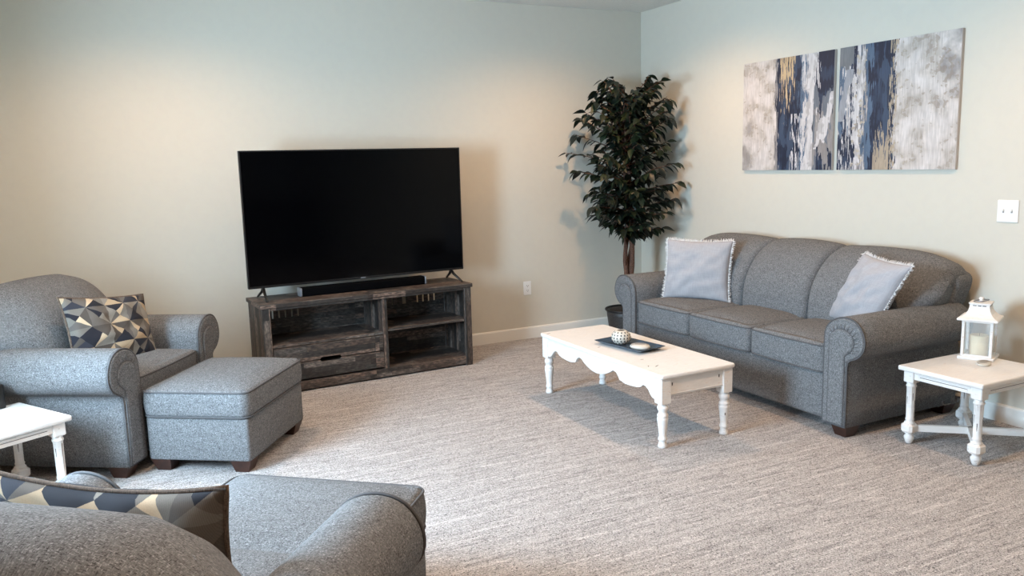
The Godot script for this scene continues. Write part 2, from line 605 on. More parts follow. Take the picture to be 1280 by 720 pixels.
func build_room() -> void:
	struct("floor", box_mesh(Vector3(ROOM_L - LEFT_THICK, -0.12, -0.15), Vector3(0.15, 0.0, ROOM_B + 0.15), 0.001), M.carpet)
	struct("ceiling", box_mesh(Vector3(ROOM_L - LEFT_THICK, ROOM_H, -0.15), Vector3(0.15, ROOM_H + 0.12, ROOM_B + 0.15), 0.001), M.ceiling)
	struct("wall_back", box_mesh(Vector3(ROOM_L - LEFT_THICK, 0, -0.15), Vector3(0.15, ROOM_H, 0), 0.001), M.wall)
	struct("wall_right", box_mesh(Vector3(0, 0, 0), Vector3(0.15, ROOM_H, ROOM_B + 0.15), 0.001), M.wall)
	struct("wall_front", box_mesh(Vector3(ROOM_L - LEFT_THICK, 0, ROOM_B), Vector3(0, ROOM_H, ROOM_B + 0.15), 0.001), M.wall)
	# wall with the window opening
	var s := Shape.new()
	var x0 := ROOM_L - LEFT_THICK
	s.box(Vector3(x0, 0, 0), Vector3(ROOM_L, ROOM_H, WIN_Z0), 0.001)
	s.box(Vector3(x0, 0, WIN_Z1), Vector3(ROOM_L, ROOM_H, ROOM_B), 0.001)
	s.box(Vector3(x0, 0, WIN_Z0), Vector3(ROOM_L, WIN_Y0, WIN_Z1), 0.001)
	s.box(Vector3(x0, WIN_Y1, WIN_Z0), Vector3(ROOM_L, ROOM_H, WIN_Z1), 0.001)
	struct("wall_left", s.mesh(), M.wall)
	var wn := Node3D.new()
	wn.name = "window_1"
	wn.set_meta("kind", "structure")
	add_child(wn)
	var f := Shape.new()
	var fx := ROOM_L - LEFT_THICK + 0.06
	for q in [[WIN_Y0, WIN_Y0 + 0.05, WIN_Z0, WIN_Z1], [WIN_Y1 - 0.05, WIN_Y1, WIN_Z0, WIN_Z1], [WIN_Y0 + 0.05, WIN_Y1 - 0.05, WIN_Z0, WIN_Z0 + 0.05], [WIN_Y0 + 0.05, WIN_Y1 - 0.05, WIN_Z1 - 0.05, WIN_Z1]]:
		f.box(Vector3(fx - 0.04, q[0], q[2]), Vector3(fx + 0.03, q[1], q[3]), 0.003)
	put("window_frame", f.mesh(), M.trim, wn)
	put("pane", box_mesh(Vector3(fx - 0.01, WIN_Y0 + 0.05, WIN_Z0 + 0.05), Vector3(fx - 0.004, WIN_Y1 - 0.05, WIN_Z1 - 0.05), 0.0005), M.glass, wn)
	put("window_sill", box_mesh(Vector3(ROOM_L - LEFT_THICK + 0.10, WIN_Y0 - 0.02, WIN_Z0), Vector3(ROOM_L + 0.05, WIN_Y0 + 0.012, WIN_Z1), 0.004), M.trim, wn)
	# skirting
	var bb := PackedVector2Array([Vector2(0, 0), Vector2(0.014, 0), Vector2(0.014, 0.088), Vector2(0.010, 0.096), Vector2(0, 0.1)])
	for d in [["baseboard_back", ROOM_L, 0.0, func(a, y, l): return Vector3(l, y, a)], ["baseboard_right", 0.0, ROOM_B, func(a, y, l): return Vector3(-a, y, l)], ["baseboard_left", 0.0, ROOM_B, func(a, y, l): return Vector3(ROOM_L + a, y, l)], ["baseboard_front", ROOM_L, 0.0, func(a, y, l): return Vector3(l, y, ROOM_B - a)]]:
		var q := Shape.new()
		q.loft(bb, d[1], d[2], 0.0005, 1, d[3], 1, true)
		struct(d[0], q.mesh(), M.trim)
	# wall plates
	var o := thing("wall_outlet", "white double wall outlet above the baseboard of the television wall", "outlet", Vector3(-1.177, 0.434, 0))
	put("cover_plate", box_mesh(Vector3(-0.036, -0.058, 0), Vector3(0.036, 0.058, 0.006), 0.003), M.plastic, o)
	for sy in [-1.0, 1.0]:
		var rc := Shape.new()
		rc.plate(round_rect(-0.016, -0.014, 0.016, 0.014, 0.010, 4), 0.006, 0.009, 0.001, Transform3D(Basis(), Vector3(0, sy * 0.02, 0)))
		var r := put("receptacle", rc.mesh(), M.plastic, o)
		var sl := Shape.new()
		sl.box(Vector3(-0.008, sy * 0.02 - 0.002, 0.0085), Vector3(-0.005, sy * 0.02 + 0.008, 0.0096), 0.0003)
		sl.box(Vector3(0.005, sy * 0.02 - 0.002, 0.0085), Vector3(0.008, sy * 0.02 + 0.006, 0.0096), 0.0003)
		sl.box(Vector3(-0.0025, sy * 0.02 - 0.010, 0.0085), Vector3(0.0025, sy * 0.02 - 0.005, 0.0096), 0.0003)
		put("slots", sl.mesh(), M.slot, r)
	var w := thing("light_switch", "white double light switch plate on the wall beside the paintings", "light switch", Vector3(0, 1.161, 3.326), -90)
	put("cover_plate", box_mesh(Vector3(-0.058, -0.060, 0), Vector3(0.058, 0.060, 0.007), 0.003), M.plastic, w)
	for sx in [-0.023, 0.023]:
		put("toggle_slot", box_mesh(Vector3(sx - 0.005, -0.009, 0.0065), Vector3(sx + 0.005, 0.009, 0.0075), 0.0004), M.toggle_gap, w)
		put("toggle", box_mesh(Vector3(sx - 0.0045, -0.002, 0.007), Vector3(sx + 0.0045, 0.011, 0.018), 0.0015), M.plastic, w)

# ---------------------------------------------------------------- upholstery
const ARM_OUT := 0.155
func arm_loop(k := 0.0) -> PackedVector2Array:
	# rolled arm seen from the front: inner face at 0, scroll towards positive
	var pts := PackedVector2Array()
	pts.append(Vector2(k, 0.065 + k))
	for i in 5: pts.append(Vector2(k, lerpf(0.065 + k, 0.50, (i + 1) / 5.0)))
	var c := Vector2(0.138, 0.535)
	var rx := 0.138 - k
	var ry := 0.120 - k
	for i in range(1, 25):
		var a := PI - (PI + 1.25) * i / 24.0
		var blend := clampf(i / 24.0, 0, 1)
		var rr := Vector2(rx + (-0.016 * smoothstep(0.3, 0.6, blend)), ry - 0.012 * smoothstep(0.5, 1.0, blend))
		pts.append(c + Vector2(cos(a) * rr.x, sin(a) * rr.y))
	pts.append(Vector2(ARM_OUT + 0.004 - k * 0.6, 0.418))
	pts.append(Vector2(ARM_OUT - k, 0.39))
	for i in 4: pts.append(Vector2(ARM_OUT - k, lerpf(0.33, 0.065 + k, i / 3.0)))
	return pts

func comma_loop() -> PackedVector2Array:
	var pts := PackedVector2Array()
	pts.append(Vector2(0.042, 0.075))
	for i in 4: pts.append(Vector2(0.042, lerpf(0.2, 0.50, i / 3.0)))
	for i in range(1, 17):
		var a := PI - (PI + 1.0) * i / 16.0
		pts.append(Vector2(0.120 + cos(a) * 0.078, 0.525 + sin(a) * 0.066))
	pts.append(Vector2(0.142, 0.45))
	for i in 3: pts.append(Vector2(0.142, lerpf(0.40, 0.075, i / 2.0)))
	return pts

func seat_piece(root: Node3D, w: float, n: int, arch: float, drop: float) -> void:
	var hw := w / 2
	var D := 0.92
	# frame below the cushions
	var b := Shape.new()
	b.loft(round_rect(-D + 0.02, 0.062, -0.022, 0.335, 0.03, 4), -hw - 0.10, hw + 0.10, 0.01, 2, func(z, y, x): return Vector3(x, y, z), 4)
	put("base", b.mesh(), M.fabric, root)
	# back shell with flared shoulders
	var W := hw + 0.145
	var half := PackedVector2Array([Vector2(W * 0.4, 0.065), Vector2(W - 0.03, 0.065), Vector2(W, 0.085), Vector2(W, 0.25), Vector2(W, 0.45), Vector2(W + 0.005, 0.58), Vector2(W + 0.035, 0.68), Vector2(W + 0.062, 0.76), Vector2(W + 0.05, 0.81), Vector2(W - 0.02, 0.835), Vector2(W - 0.14, 0.845), Vector2(hw * 0.2, 0.85)])
	var sil := PackedVector2Array()
	for p in half: sil.append(p)
	for i in range(half.size() - 1, -1, -1): sil.append(Vector2(-half[i].x, half[i].y))
	var sh := Shape.new()
	sh.loft(smooth_loop(sil, 4), -D + 0.004, -0.77, 0.03, 4, func(x, y, z): return Vector3(x, y, z), 2)
	put("back_frame", sh.mesh(), M.fabric, root)
	# back cushions
	var prof := smooth_loop(PackedVector2Array([Vector2(-0.475, 0.46), Vector2(-0.452, 0.55), Vector2(-0.470, 0.66), Vector2(-0.52, 0.755), Vector2(-0.595, 0.835), Vector2(-0.68, 0.885), Vector2(-0.77, 0.907), Vector2(-0.85, 0.893), Vector2(-0.90, 0.845), Vector2(-0.918, 0.76), Vector2(-0.915, 0.62), Vector2(-0.88, 0.46), Vector2(-0.68, 0.44)]), 4)
	var ow := W + 0.05
	for i in n:
		var x0 := lerpf(-hw, hw, float(i) / n) + 0.001
		var x1 := lerpf(-hw, hw, float(i + 1) / n) - 0.001
		if i == 0: x0 = -ow
		if i == n - 1: x1 = ow
		var s := Shape.new()
		var cx0 := x0; var cx1 := x1
		s.loft(prof, x0, x1, 0.045, 6, func(z, y, x):
			var u: float = clampf((x - cx0) / (cx1 - cx0) * 2 - 1, -1, 1)
			var bulge: float = 0.018 * (1 - u * u)
			var lean: float = clampf((y - 0.46) / 0.45, 0, 1)
			var yy: float = y + bulge * lean + arch * (1 - pow(absf(x) / ow, 2.0)) * lean
			var zz: float = z + bulge * smoothstep(-0.80, -0.60, z)
			# shoulders fall away over the arms
			var e: float = clampf((absf(x) - (hw - 0.08)) / 0.30, 0, 1)
			yy -= e * e * drop * lean
			var fade: float = smoothstep(-0.86, -0.50, z)
			zz -= e * e * 0.14 * fade
			var inn: float = clampf((absf(x) - hw) / 0.2, 0, 1) * (1.0 - smoothstep(0.55, 0.76, y))
			return Vector3(x - signf(x) * inn * 0.10, yy, zz), 9)
		put("back_cushion", s.mesh(), M.fabric, root)
	# pleats where the outer back cushions fold round the shoulder
	for sx in [-1.0, 1.0]:
		for k in 3:
			var t := Shape.new()
			var pp := PackedVector3Array()
			for j in 6:
				var q := j / 5.0
				pp.append(Vector3(sx * (W - 0.055 + 0.060 * q - 0.010 * k), 0.835 - 0.045 * k - 0.030 * q + 0.012 * sin(q * PI), -0.705 - 0.045 * q + k * 0.030))
			t.tube(pp, PackedFloat32Array([0.001, 0.004, 0.005, 0.005, 0.004, 0.001]), 6)
			put("pleat", t.mesh(), M.fabric, root)
	# seat cushions with piping
	for i in n:
		var x0 := lerpf(-hw, hw, float(i) / n) + 0.003
		var x1 := lerpf(-hw, hw, float(i + 1) / n) - 0.003
		var s := Shape.new()
		var loop := round_rect(x0, -0.60, x1, -0.002, 0.035, 4, 8)
		s.loft(loop, 0.322, 0.482, 0.022, 4, func(x, z, y):
			var u: float = clampf((x - x0) / (x1 - x0) * 2 - 1, -1, 1)
			var q: float = clampf((z + 0.60) / 0.60 * 2 - 1, -1, 1)
			var crown: float = 0.030 * (1 - pow(u, 4)) * (1 - pow(q, 4))
			return Vector3(x, y + (crown if y > 0.40 else 0.0), z + 0.012 * (1 - u * u) * (1 if q > 0.9 else 0)), 2)
		var c := put("seat_cushion", cap_dome(s, x0, x1, -0.60, -0.002, 0.482, 0.032), M.fabric, root)
		for y in [0.472, 0.330]:
			var pp := PackedVector3Array()
			for p in round_rect(x0 + 0.002, -0.60, x1 - 0.002, -0.004, 0.035, 4, 10):
				var u: float = clampf((p.x - x0) / (x1 - x0) * 2 - 1, -1, 1)
				pp.append(Vector3(p.x, y, p.y + (0.012 * (1 - u * u) if p.y > -0.03 else 0.0)))
			var t := Shape.new()
			t.tube(pp, 0.0045, 6, true)
			put("piping", t.mesh(), M.piping, c)
	# arms
	for sx in [-1.0, 1.0]:
		var s := Shape.new()
		s.loft(arm_loop(), -D + 0.07, 0.0, 0.008, 2, func(a, y, z): return Vector3(sx * (hw + a), y, z), 6, false, 0.012)
		var arm := put("arm", s.mesh(), M.fabric, root)
		var fp := Shape.new()
		fp.loft(arm_loop(0.006), -0.006, 0.012, 0.008, 3, func(a, y, z): return Vector3(sx * (hw + a), y, z), 1)
		var band := put("front_band", fp.mesh(), M.fabric, arm)
		var cm := Shape.new()
		cm.loft(comma_loop(), 0.0, 0.019, 0.009, 3, func(a, y, z): return Vector3(sx * (hw + a), y, z), 1)
		put("front_panel", cm.mesh(), M.fabric, arm)
		var t := Shape.new()
		var pp := PackedVector3Array()
		for p in arm_loop(0.002): pp.append(Vector3(sx * (hw + p.x), p.y, 0.004))
		t.tube(pp, 0.0045, 6, true)
		put("piping", t.mesh(), M.piping, arm)
		var ct := Shape.new()  # darker tube round the panel, its colour stands in for shade in the crease
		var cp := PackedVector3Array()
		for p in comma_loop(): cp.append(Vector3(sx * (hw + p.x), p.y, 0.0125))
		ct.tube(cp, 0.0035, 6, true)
		put("crease_shade_line", ct.mesh(), M.piping, arm)
		# gathered pleats radiating round the scroll
		var pl := Shape.new()
		for k in 15:
			var a := PI * 0.98 - (PI + 0.7) * k / 14.0
			var c0 := Vector2(0.120 + cos(a) * 0.079, 0.525 + sin(a) * 0.067)
			var c1 := Vector2(0.133 + cos(a + 0.07) * 0.108, 0.532 + sin(a + 0.07) * 0.099)
			pl.tube(PackedVector3Array([Vector3(sx * (hw + c0.x), c0.y, 0.010), Vector3(sx * (hw + lerpf(c0.x, c1.x, 0.5)), lerpf(c0.y, c1.y, 0.5), 0.0125), Vector3(sx * (hw + c1.x), c1.y, 0.010)]), PackedFloat32Array([0.005, 0.0042, 0.001]), 6)
		put("gathers", pl.mesh(), M.fabric, arm)
	# feet
	for sx in [-1.0, 1.0]:
		for sz in [-0.012, -D + 0.012]:
			put("foot", foot_mesh(Vector3(sx * (hw + ARM_OUT - 0.006), 0, sz), sx, -1.0 if sz > -0.4 else 1.0), M.foot, root)

func cap_dome(s: Shape, x0: float, x1: float, z0: float, z1: float, y: float, crown: float) -> ArrayMesh:
	# a finely divided crowned top over the flat cap
	var n := 14
	s.group = 7
	for i in n:
		for j in n:
			var q := []
			for c in [[i, j], [i + 1, j], [i + 1, j + 1], [i, j + 1]]:
				var u: float = float(c[0]) / n * 2 - 1
				var v: float = float(c[1]) / n * 2 - 1
				var h: float = crown * pow((1 - pow(u, 4)) * (1 - pow(v, 4)), 0.8)
				q.append(Vector3(lerpf(x0 + 0.022, x1 - 0.022, (u + 1) / 2), y - 0.001 + h, lerpf(z0 + 0.022, z1 - 0.022, (v + 1) / 2)))
			s.quad(q[0], q[1], q[2], q[3])
	return s.mesh()

func foot_mesh(c: Vector3, sx: float, sz: float) -> ArrayMesh:
	# square block tapering to the floor, outer faces sloping
	var s := Shape.new()
	var t := 0.105
	s.loft(PackedVector2Array([Vector2(0, 0), Vector2(1, 0), Vector2(1, 1), Vector2(0, 1)]), 0.0, 0.066, 0.0, 1, func(x, z, y):
		var k: float = y / 0.066
		var ins: float = 0.022 * (1 - k)
		return Vector3(c.x - sx * (ins + x * (t - ins * 1.6)), y, c.z + sz * (ins + z * (t - ins * 1.6))), 1, true)
	return s.mesh()

func ottoman(label: String, at: Vector3, turn: float) -> void:
	var o := thing("ottoman", label, "ottoman", at, turn, "tweed ottomans")
	var w := 0.345
	var d := 0.27
	var b := Shape.new()
	b.loft(round_rect(-w, -d, w, d, 0.02, 3), 0.062, 0.285, 0.012, 3, func(x, z, y): return Vector3(x, y, z), 2)
	put("base", b.mesh(), M.fabric, o)
	var s := Shape.new()
	var loop := round_rect(-w - 0.008, -d - 0.008, w + 0.008, d + 0.008, 0.05, 5, 8)
	s.loft(loop, 0.280, 0.425, 0.028, 5, func(x, z, y):
		var bow: float = 1.0 + 0.02 * sin(clampf((y - 0.28) / 0.145, 0, 1) * PI)
		return Vector3(x * bow, y, z * bow), 3)
	var c := put("cushion", cap_dome(s, -w - 0.008, w + 0.008, -d - 0.008, d + 0.008, 0.425, 0.03), M.fabric, o)
	for y in [0.414, 0.290]:
		var pp := PackedVector3Array()
		for p in round_rect(-w - 0.009, -d - 0.009, w + 0.009, d + 0.009, 0.05, 5, 4): pp.append(Vector3(p.x, y, p.y))
		var t := Shape.new()
		t.tube(pp, 0.0045, 6, true)
		put("piping", t.mesh(), M.piping, c)
	for sx in [-1.0, 1.0]:
		for sz in [-1.0, 1.0]:
			put("foot", foot_mesh(Vector3(sx * (w - 0.006), 0, sz * (d - 0.006)), sx, -sz), M.foot, o)

# ---------------------------------------------------------------- pillows
func pillow_mesh(w: float, h: float, t: float, plump: float, sag := 0.0, seed_n := 1) -> ArrayMesh:
	# two faces swelling from a thin edge, with soft creases
	var n := 22
	var m := 22
	var crease := noise(1.3, seed_n, 2)
	var st := SurfaceTool.new()
	st.begin(Mesh.PRIMITIVE_TRIANGLES)
	for side in [1.0, -1.0]:
		for i in n:
			for j in m:
				var q := []
				for c in [[i, j], [i + 1, j], [i + 1, j + 1], [i, j + 1]]:
					var u: float = float(c[0]) / n * 2 - 1
					var v: float = float(c[1]) / m * 2 - 1
					u = signf(u) * (1 - pow(1 - absf(u), 1.4))
					v = signf(v) * (1 - pow(1 - absf(v), 1.4))
					var k := maxf((1 - u * u) * (1 - v * v), 0.0)
					var z := t * 0.5 * pow(k, plump)
					z += crease.get_noise_2d(u * 1.4 + 7 * side, v * 1.4) * 0.018 * pow(k, 0.5)
					var x := w * 0.5 * u * (1 - 0.07 * (1 - v * v))
					var y := h * 0.5 * v * (1 - 0.07 * (1 - u * u)) - sag * (1 - u * u) * maxf(v, 0.0)
					q.append([Vector3(x, y, z * side), Vector2(u * 0.5 + 0.5, 0.5 - v * 0.5)])
				var order := [0, 2, 1, 0, 3, 2] if side > 0 else [0, 1, 2, 0, 2, 3]
				for k in order:
					st.set_uv(q[k][1])
					st.add_vertex(q[k][0])
	st.generate_normals()
	return st.commit()

func pillow_edge(w: float, h: float, sag := 0.0) -> PackedVector3Array:
	var out := PackedVector3Array()
	for side in 4:
		for k in 16:
			var f := k / 16.0 * 2 - 1
			var u: float = [f, 1.0, -f, -1.0][side]
			var v: float = [-1.0, f, 1.0, -f][side]
			out.append(Vector3(w * 0.5 * u * (1 - 0.07 * (1 - v * v)), h * 0.5 * v * (1 - 0.07 * (1 - u * u)) - sag * (1 - u * u) * maxf(v, 0.0), 0))
	return out

func fringe_mesh(w: float, h: float, sd: int) -> ArrayMesh:
	# frayed threads standing out all round the seam
	var rg := RandomNumberGenerator.new(); rg.seed = sd
	var e := pillow_edge(w, h)
	var s := Shape.new()
	for i in e.size():
		var a := e[i]
		var b := e[(i + 1) % e.size()]
		var d := (b - a).normalized()
		var o := Vector3(d.y, -d.x, 0)
		for k in 7:
			var p := a.lerp(b, (k + rg.randf()) / 7.0)
			var l := rg.randf_range(0.010, 0.022)
			var tip := p + o * l + d * rg.randf_range(-0.008, 0.008) + Vector3(0, 0, rg.randf_range(-0.009, 0.009))
			var hw := d * rg.randf_range(0.0018, 0.0032)
			var z := Vector3(0, 0, 0.0016)
			var base := p - o * 0.004
			s.quad(base - hw + z, base + hw + z, tip + hw * 0.6, tip - hw * 0.6)
			s.quad(base + hw - z, base - hw - z, tip - hw * 0.6, tip + hw * 0.6)
	return s.mesh()

func aim(o: Node3D, centre: Vector3, right: Vector3, up: Vector3) -> void:
	var z := right.cross(up).normalized()
	var x := right.normalized()
	o.transform = Transform3D(Basis(x, z.cross(x), z), centre)

func fringed_pillow(label: String, centre: Vector3, right: Vector3, up: Vector3, w: float, h: float, sd: int, slump := false) -> void:
	var t := thing("throw_pillow", label, "pillow", Vector3.ZERO, 0, "frayed grey pillows on the sofa")
	if slump: t.transform = Transform3D(Basis(right.normalized(), up.normalized(), right.cross(up).normalized()), centre)
	else: aim(t, centre, right, up)
	put("cover", pillow_mesh(w, h, 0.15, 0.42, 0.0, sd), M.linen, t)
	put("fringe", fringe_mesh(w, h, sd), M.fringe, t)

func print_pillow(label: String, centre: Vector3, right: Vector3, up: Vector3, w: float, h: float, m: Material, sag: float, sd: int) -> void:
	var t := thing("lumbar_pillow", label, "pillow", Vector3.ZERO, 0, "patterned pillows on the armchairs")
	aim(t, centre, right, up)
	put("cover", pillow_mesh(w, h, 0.15, 0.42, sag, sd), m, t)
	var s := Shape.new()
	s.tube(pillow_edge(w, h, sag), 0.006, 8, true)
	put("corded_edge", s.mesh(), M.cord, t)

# ---------------------------------------------------------------- tables
func coffee_table() -> void:
	# local: x across (0.5), z along (1.28), origin on the floor in the middle
	var t := thing("coffee_table", "long white distressed coffee table with scalloped apron before the sofa", "coffee table", Vector3(-1.637, 0, 2.14))
	var top := Shape.new()
	top.loft(round_rect(-0.248, -0.64, 0.248, 0.64, 0.02, 4), 0.374, 0.397, 0.008, 3, func(x, z, y): return Vector3(x, y, z), 1)
	var tp := put("table_top", top.mesh(), M.white, t)
	for c in [[-0.14, 0.46, 0.5, 0.022], [-0.155, -0.08, 0.0, 0.012], [-0.215, -0.58, 0.2, 0.018], [0.05, -0.1, 1.2, 0.012], [-0.12, 0.30, -0.4, 0.010], [-0.18, 0.44, 0.9, 0.012]]:
		put("chip", chip_mesh(Vector3(c[0], 0.3972, c[1]), c[2], c[3]), M.bare, tp)
	var prof := PackedVector2Array([Vector2(0.001, 0.0), Vector2(0.022, 0.0), Vector2(0.025, 0.006), Vector2(0.024, 0.016), Vector2(0.019, 0.028), Vector2(0.018, 0.036), Vector2(0.024, 0.042), Vector2(0.024, 0.052), Vector2(0.019, 0.058), Vector2(0.020, 0.075), Vector2(0.025, 0.120), Vector2(0.029, 0.152), Vector2(0.030, 0.160), Vector2(0.025, 0.164), Vector2(0.029, 0.170), Vector2(0.029, 0.178), Vector2(0.023, 0.184), Vector2(0.022, 0.196), Vector2(0.027, 0.204), Vector2(0.030, 0.214), Vector2(0.028, 0.222), Vector2(0.024, 0.228), Vector2(0.028, 0.242), Vector2(0.001, 0.244)])
	for sx in [-1.0, 1.0]:
		for sz in [-1.0, 1.0]:
			var l := Shape.new()
			var c := Vector3(sx * 0.205, 0, sz * 0.597)
			l.group = 3
			l.lathe(prof, 20, Transform3D(Basis(), c))
			l.box(c + Vector3(-0.031, 0.238, -0.031), c + Vector3(0.031, 0.375, 0.031), 0.003)
			var lg := put("leg", l.mesh(), M.worn, t)
			if sx * sz > 0:
				var cz := 0.021 if sz > 0 else 0.013
				put("chip", box_mesh(c + Vector3(-0.014, 0.112, cz), c + Vector3(-0.009, 0.126, cz + 0.0035), 0.001), M.bare, lg)
	# long aprons, cut in scallops
	var zs := [0.57, 0.535, 0.52, 0.50, 0.475, 0.455, 0.445, 0.435, 0.40, 0.35, 0.29, 0.235, 0.222, 0.205, 0.185, 0.165, 0.15, 0.14, 0.10, 0.05, 0.0]
	var ys := [0.250, 0.256, 0.268, 0.291, 0.304, 0.304, 0.298, 0.288, 0.279, 0.274, 0.272, 0.282, 0.300, 0.316, 0.321, 0.319, 0.311, 0.303, 0.286, 0.272, 0.267]
	var loop := PackedVector2Array()
	for i in zs.size(): loop.append(Vector2(-zs[i], ys[i]))
	for i in range(zs.size() - 2, -1, -1): loop.append(Vector2(zs[i], ys[i]))
	loop.append(Vector2(0.57, 0.374)); loop.append(Vector2(-0.57, 0.374))
	for sx in [-1.0, 1.0]:
		var a := Shape.new()
		a.loft(loop, -0.011, 0.011, 0.002, 1, func(z, y, x): return Vector3(sx * 0.217 + x, y, z), 1, true)
		var ap := put("scalloped_apron", a.mesh(), M.white, t)
		if sx < 0:
			# carved oval with leaves on the middle of the apron
			for rr in [[0.032, 0.020], [0.017, 0.011]]:
				var pp := PackedVector3Array()
				for k in 24: pp.append(Vector3(-0.2285, 0.331 + sin(TAU * k / 24) * rr[1], cos(TAU * k / 24) * rr[0]))
				var ov := Shape.new()
				ov.tube(pp, 0.0028, 6, true)
				put("carved_oval", ov.mesh(), M.worn, ap)
			for sz in [-1.0, 1.0]:
				var lf := Shape.new()
				lf.loft(smooth_loop(PackedVector2Array([Vector2(0.036, 0.331), Vector2(0.045, 0.338), Vector2(0.062, 0.333), Vector2(0.045, 0.325)]), 3), -0.2310, -0.2275, 0.001, 1, func(z, y, x): return Vector3(x, y, sz * z), 1, true)
				put("carved_leaf", lf.mesh(), M.worn, ap)
	for sz in [-1.0, 1.0]:
		var e := put("end_apron", box_mesh(Vector3(-0.185, 0.275, sz * 0.607 - 0.011), Vector3(0.185, 0.374, sz * 0.607 + 0.011), 0.002), M.white, t)
		put("bead", box_mesh(Vector3(-0.175, 0.285, sz * 0.619 - 0.003), Vector3(0.175, 0.288, sz * 0.619 + 0.003), 0.001), M.worn, e)
		for kx in [-0.160, 0.150]:
			put("chip", box_mesh(Vector3(kx - 0.004, 0.330, sz * 0.6178 - 0.001), Vector3(kx + 0.003, 0.346, sz * 0.6178 + 0.001), 0.0004), M.bare, e)

func chip_mesh(at: Vector3, turn: float, l: float) -> ArrayMesh:
	var s := Shape.new()
	var b := Basis(Vector3.UP, turn)
	var lp := smooth_loop(PackedVector2Array([Vector2(-l, 0.001), Vector2(-l * 0.3, 0.003), Vector2(l * 0.5, 0.002), Vector2(l, -0.001), Vector2(l * 0.2, -0.003), Vector2(-l * 0.5, -0.002)]), 2)
	s.loft(lp, -0.0006, 0.0004, 0.0002, 1, func(x, z, y): return at + b * Vector3(x, y, z), 1, true)
	return s.mesh()

func end_table(label: String, at: Vector3, turn: float) -> void:
	# local: x 0.54, z 0.45
	var t := thing("end_table", label, "end table", at, turn, "white end tables")
	var hx := 0.27
	var hz := 0.227
	var top := Shape.new()
	top.loft(round_rect(-hx, -hz, hx, hz, 0.008, 3), 0.388, 0.413, 0.007, 3, func(x, z, y): return Vector3(x, y, z), 1)
	put("table_top", top.mesh(), M.white, t)
	var lx := hx - 0.052
	var lz := hz - 0.046
	var prof := PackedVector2Array([Vector2(0.001, 0.0), Vector2(0.013, 0.0), Vector2(0.018, 0.010), Vector2(0.024, 0.028), Vector2(0.025, 0.038), Vector2(0.018, 0.046), Vector2(0.017, 0.050), Vector2(0.026, 0.058), Vector2(0.001, 0.060)])
	var col := PackedVector2Array([Vector2(0.001, 0.106), Vector2(0.026, 0.108), Vector2(0.026, 0.114), Vector2(0.019, 0.120), Vector2(0.0215, 0.128), Vector2(0.0215, 0.133), Vector2(0.019, 0.136), Vector2(0.022, 0.300), Vector2(0.025, 0.304), Vector2(0.025, 0.310), Vector2(0.021, 0.316), Vector2(0.026, 0.328), Vector2(0.001, 0.330)])
	for sx in [-1.0, 1.0]:
		for sz in [-1.0, 1.0]:
			var c := Vector3(sx * lx, 0, sz * lz)
			var l := Shape.new()
			l.group = 3
			l.lathe(prof, 20, Transform3D(Basis(), c))
			l.group = 5
			l.lathe(col, 48, Transform3D(Basis(), c), 0.0035, 8, 0.137, 0.302)
			l.box(c + Vector3(-0.033, 0.056, -0.033), c + Vector3(0.033, 0.110, 0.033), 0.012)
			l.box(c + Vector3(-0.028, 0.326, -0.028), c + Vector3(0.028, 0.389, 0.028), 0.004)
			var lg := put("leg", l.mesh(), M.worn, t)
			# wear left bare along some of the flutes
			for k in 8:
				if (k + int(sx + sz * 2)) % 3 == 0: continue
				var a := TAU * (k + 0.5) / 8
				var y0 := 0.150 + 0.02 * ((k * 7) % 5)
				var y1 := 0.29 - 0.02 * ((k * 3) % 5)
				var w := Shape.new()
				var d := Vector3(cos(a), 0, sin(a))
				w.tube(PackedVector3Array([c + d * 0.0172 + Vector3.UP * y0, c + d * 0.0186 + Vector3.UP * y1]), 0.0020, 5)
				put("flute_wear", w.mesh(), M.bare, lg)
	for sz in [-1.0, 1.0]:
		var a := put("apron", box_mesh(Vector3(-lx + 0.02, 0.345, sz * (lz + 0.010) - 0.009), Vector3(lx - 0.02, 0.389, sz * (lz + 0.010) + 0.009), 0.002), M.worn, t)
		put("bead", box_mesh(Vector3(-lx + 0.034, 0.372, sz * (lz + 0.019) - 0.003), Vector3(lx - 0.034, 0.380, sz * (lz + 0.019) + 0.003), 0.002), M.white, a)
		put("groove_wear", box_mesh(Vector3(-lx + 0.05, 0.3625, sz * (lz + 0.0192) - 0.0006), Vector3(lx - 0.06, 0.3650, sz * (lz + 0.0192) + 0.0004), 0.0003), M.bare, a)
	for sx in [-1.0, 1.0]:
		var a := put("apron", box_mesh(Vector3(sx * (lx + 0.010) - 0.009, 0.345, -lz + 0.02), Vector3(sx * (lx + 0.010) + 0.009, 0.389, lz - 0.02), 0.002), M.worn, t)
		put("bead", box_mesh(Vector3(sx * (lx + 0.019) - 0.003, 0.372, -lz + 0.034), Vector3(sx * (lx + 0.019) + 0.003, 0.380, lz - 0.034), 0.002), M.white, a)
		put("groove_wear", box_mesh(Vector3(sx * (lx + 0.0192) - 0.0006, 0.3625, -lz + 0.06), Vector3(sx * (lx + 0.0192) + 0.0004, 0.3650, lz - 0.05), 0.0003), M.bare, a)
	for sg in [-1.0, 1.0]:
		var s := Shape.new()
		var d := Vector3(lx, 0, sg * lz)
		var len := d.length() - 0.028
		var b := Basis(Vector3.UP, atan2(-d.z, d.x))
		s.loft(PackedVector2Array([Vector2(-0.011, 0.066), Vector2(0.011, 0.066), Vector2(0.011, 0.100), Vector2(-0.011, 0.100)]), -len, len, 0.002, 1, func(z, y, x): return b * Vector3(x, y, z), 1, true)
		put("cross_stretcher", s.mesh(), M.white, t)

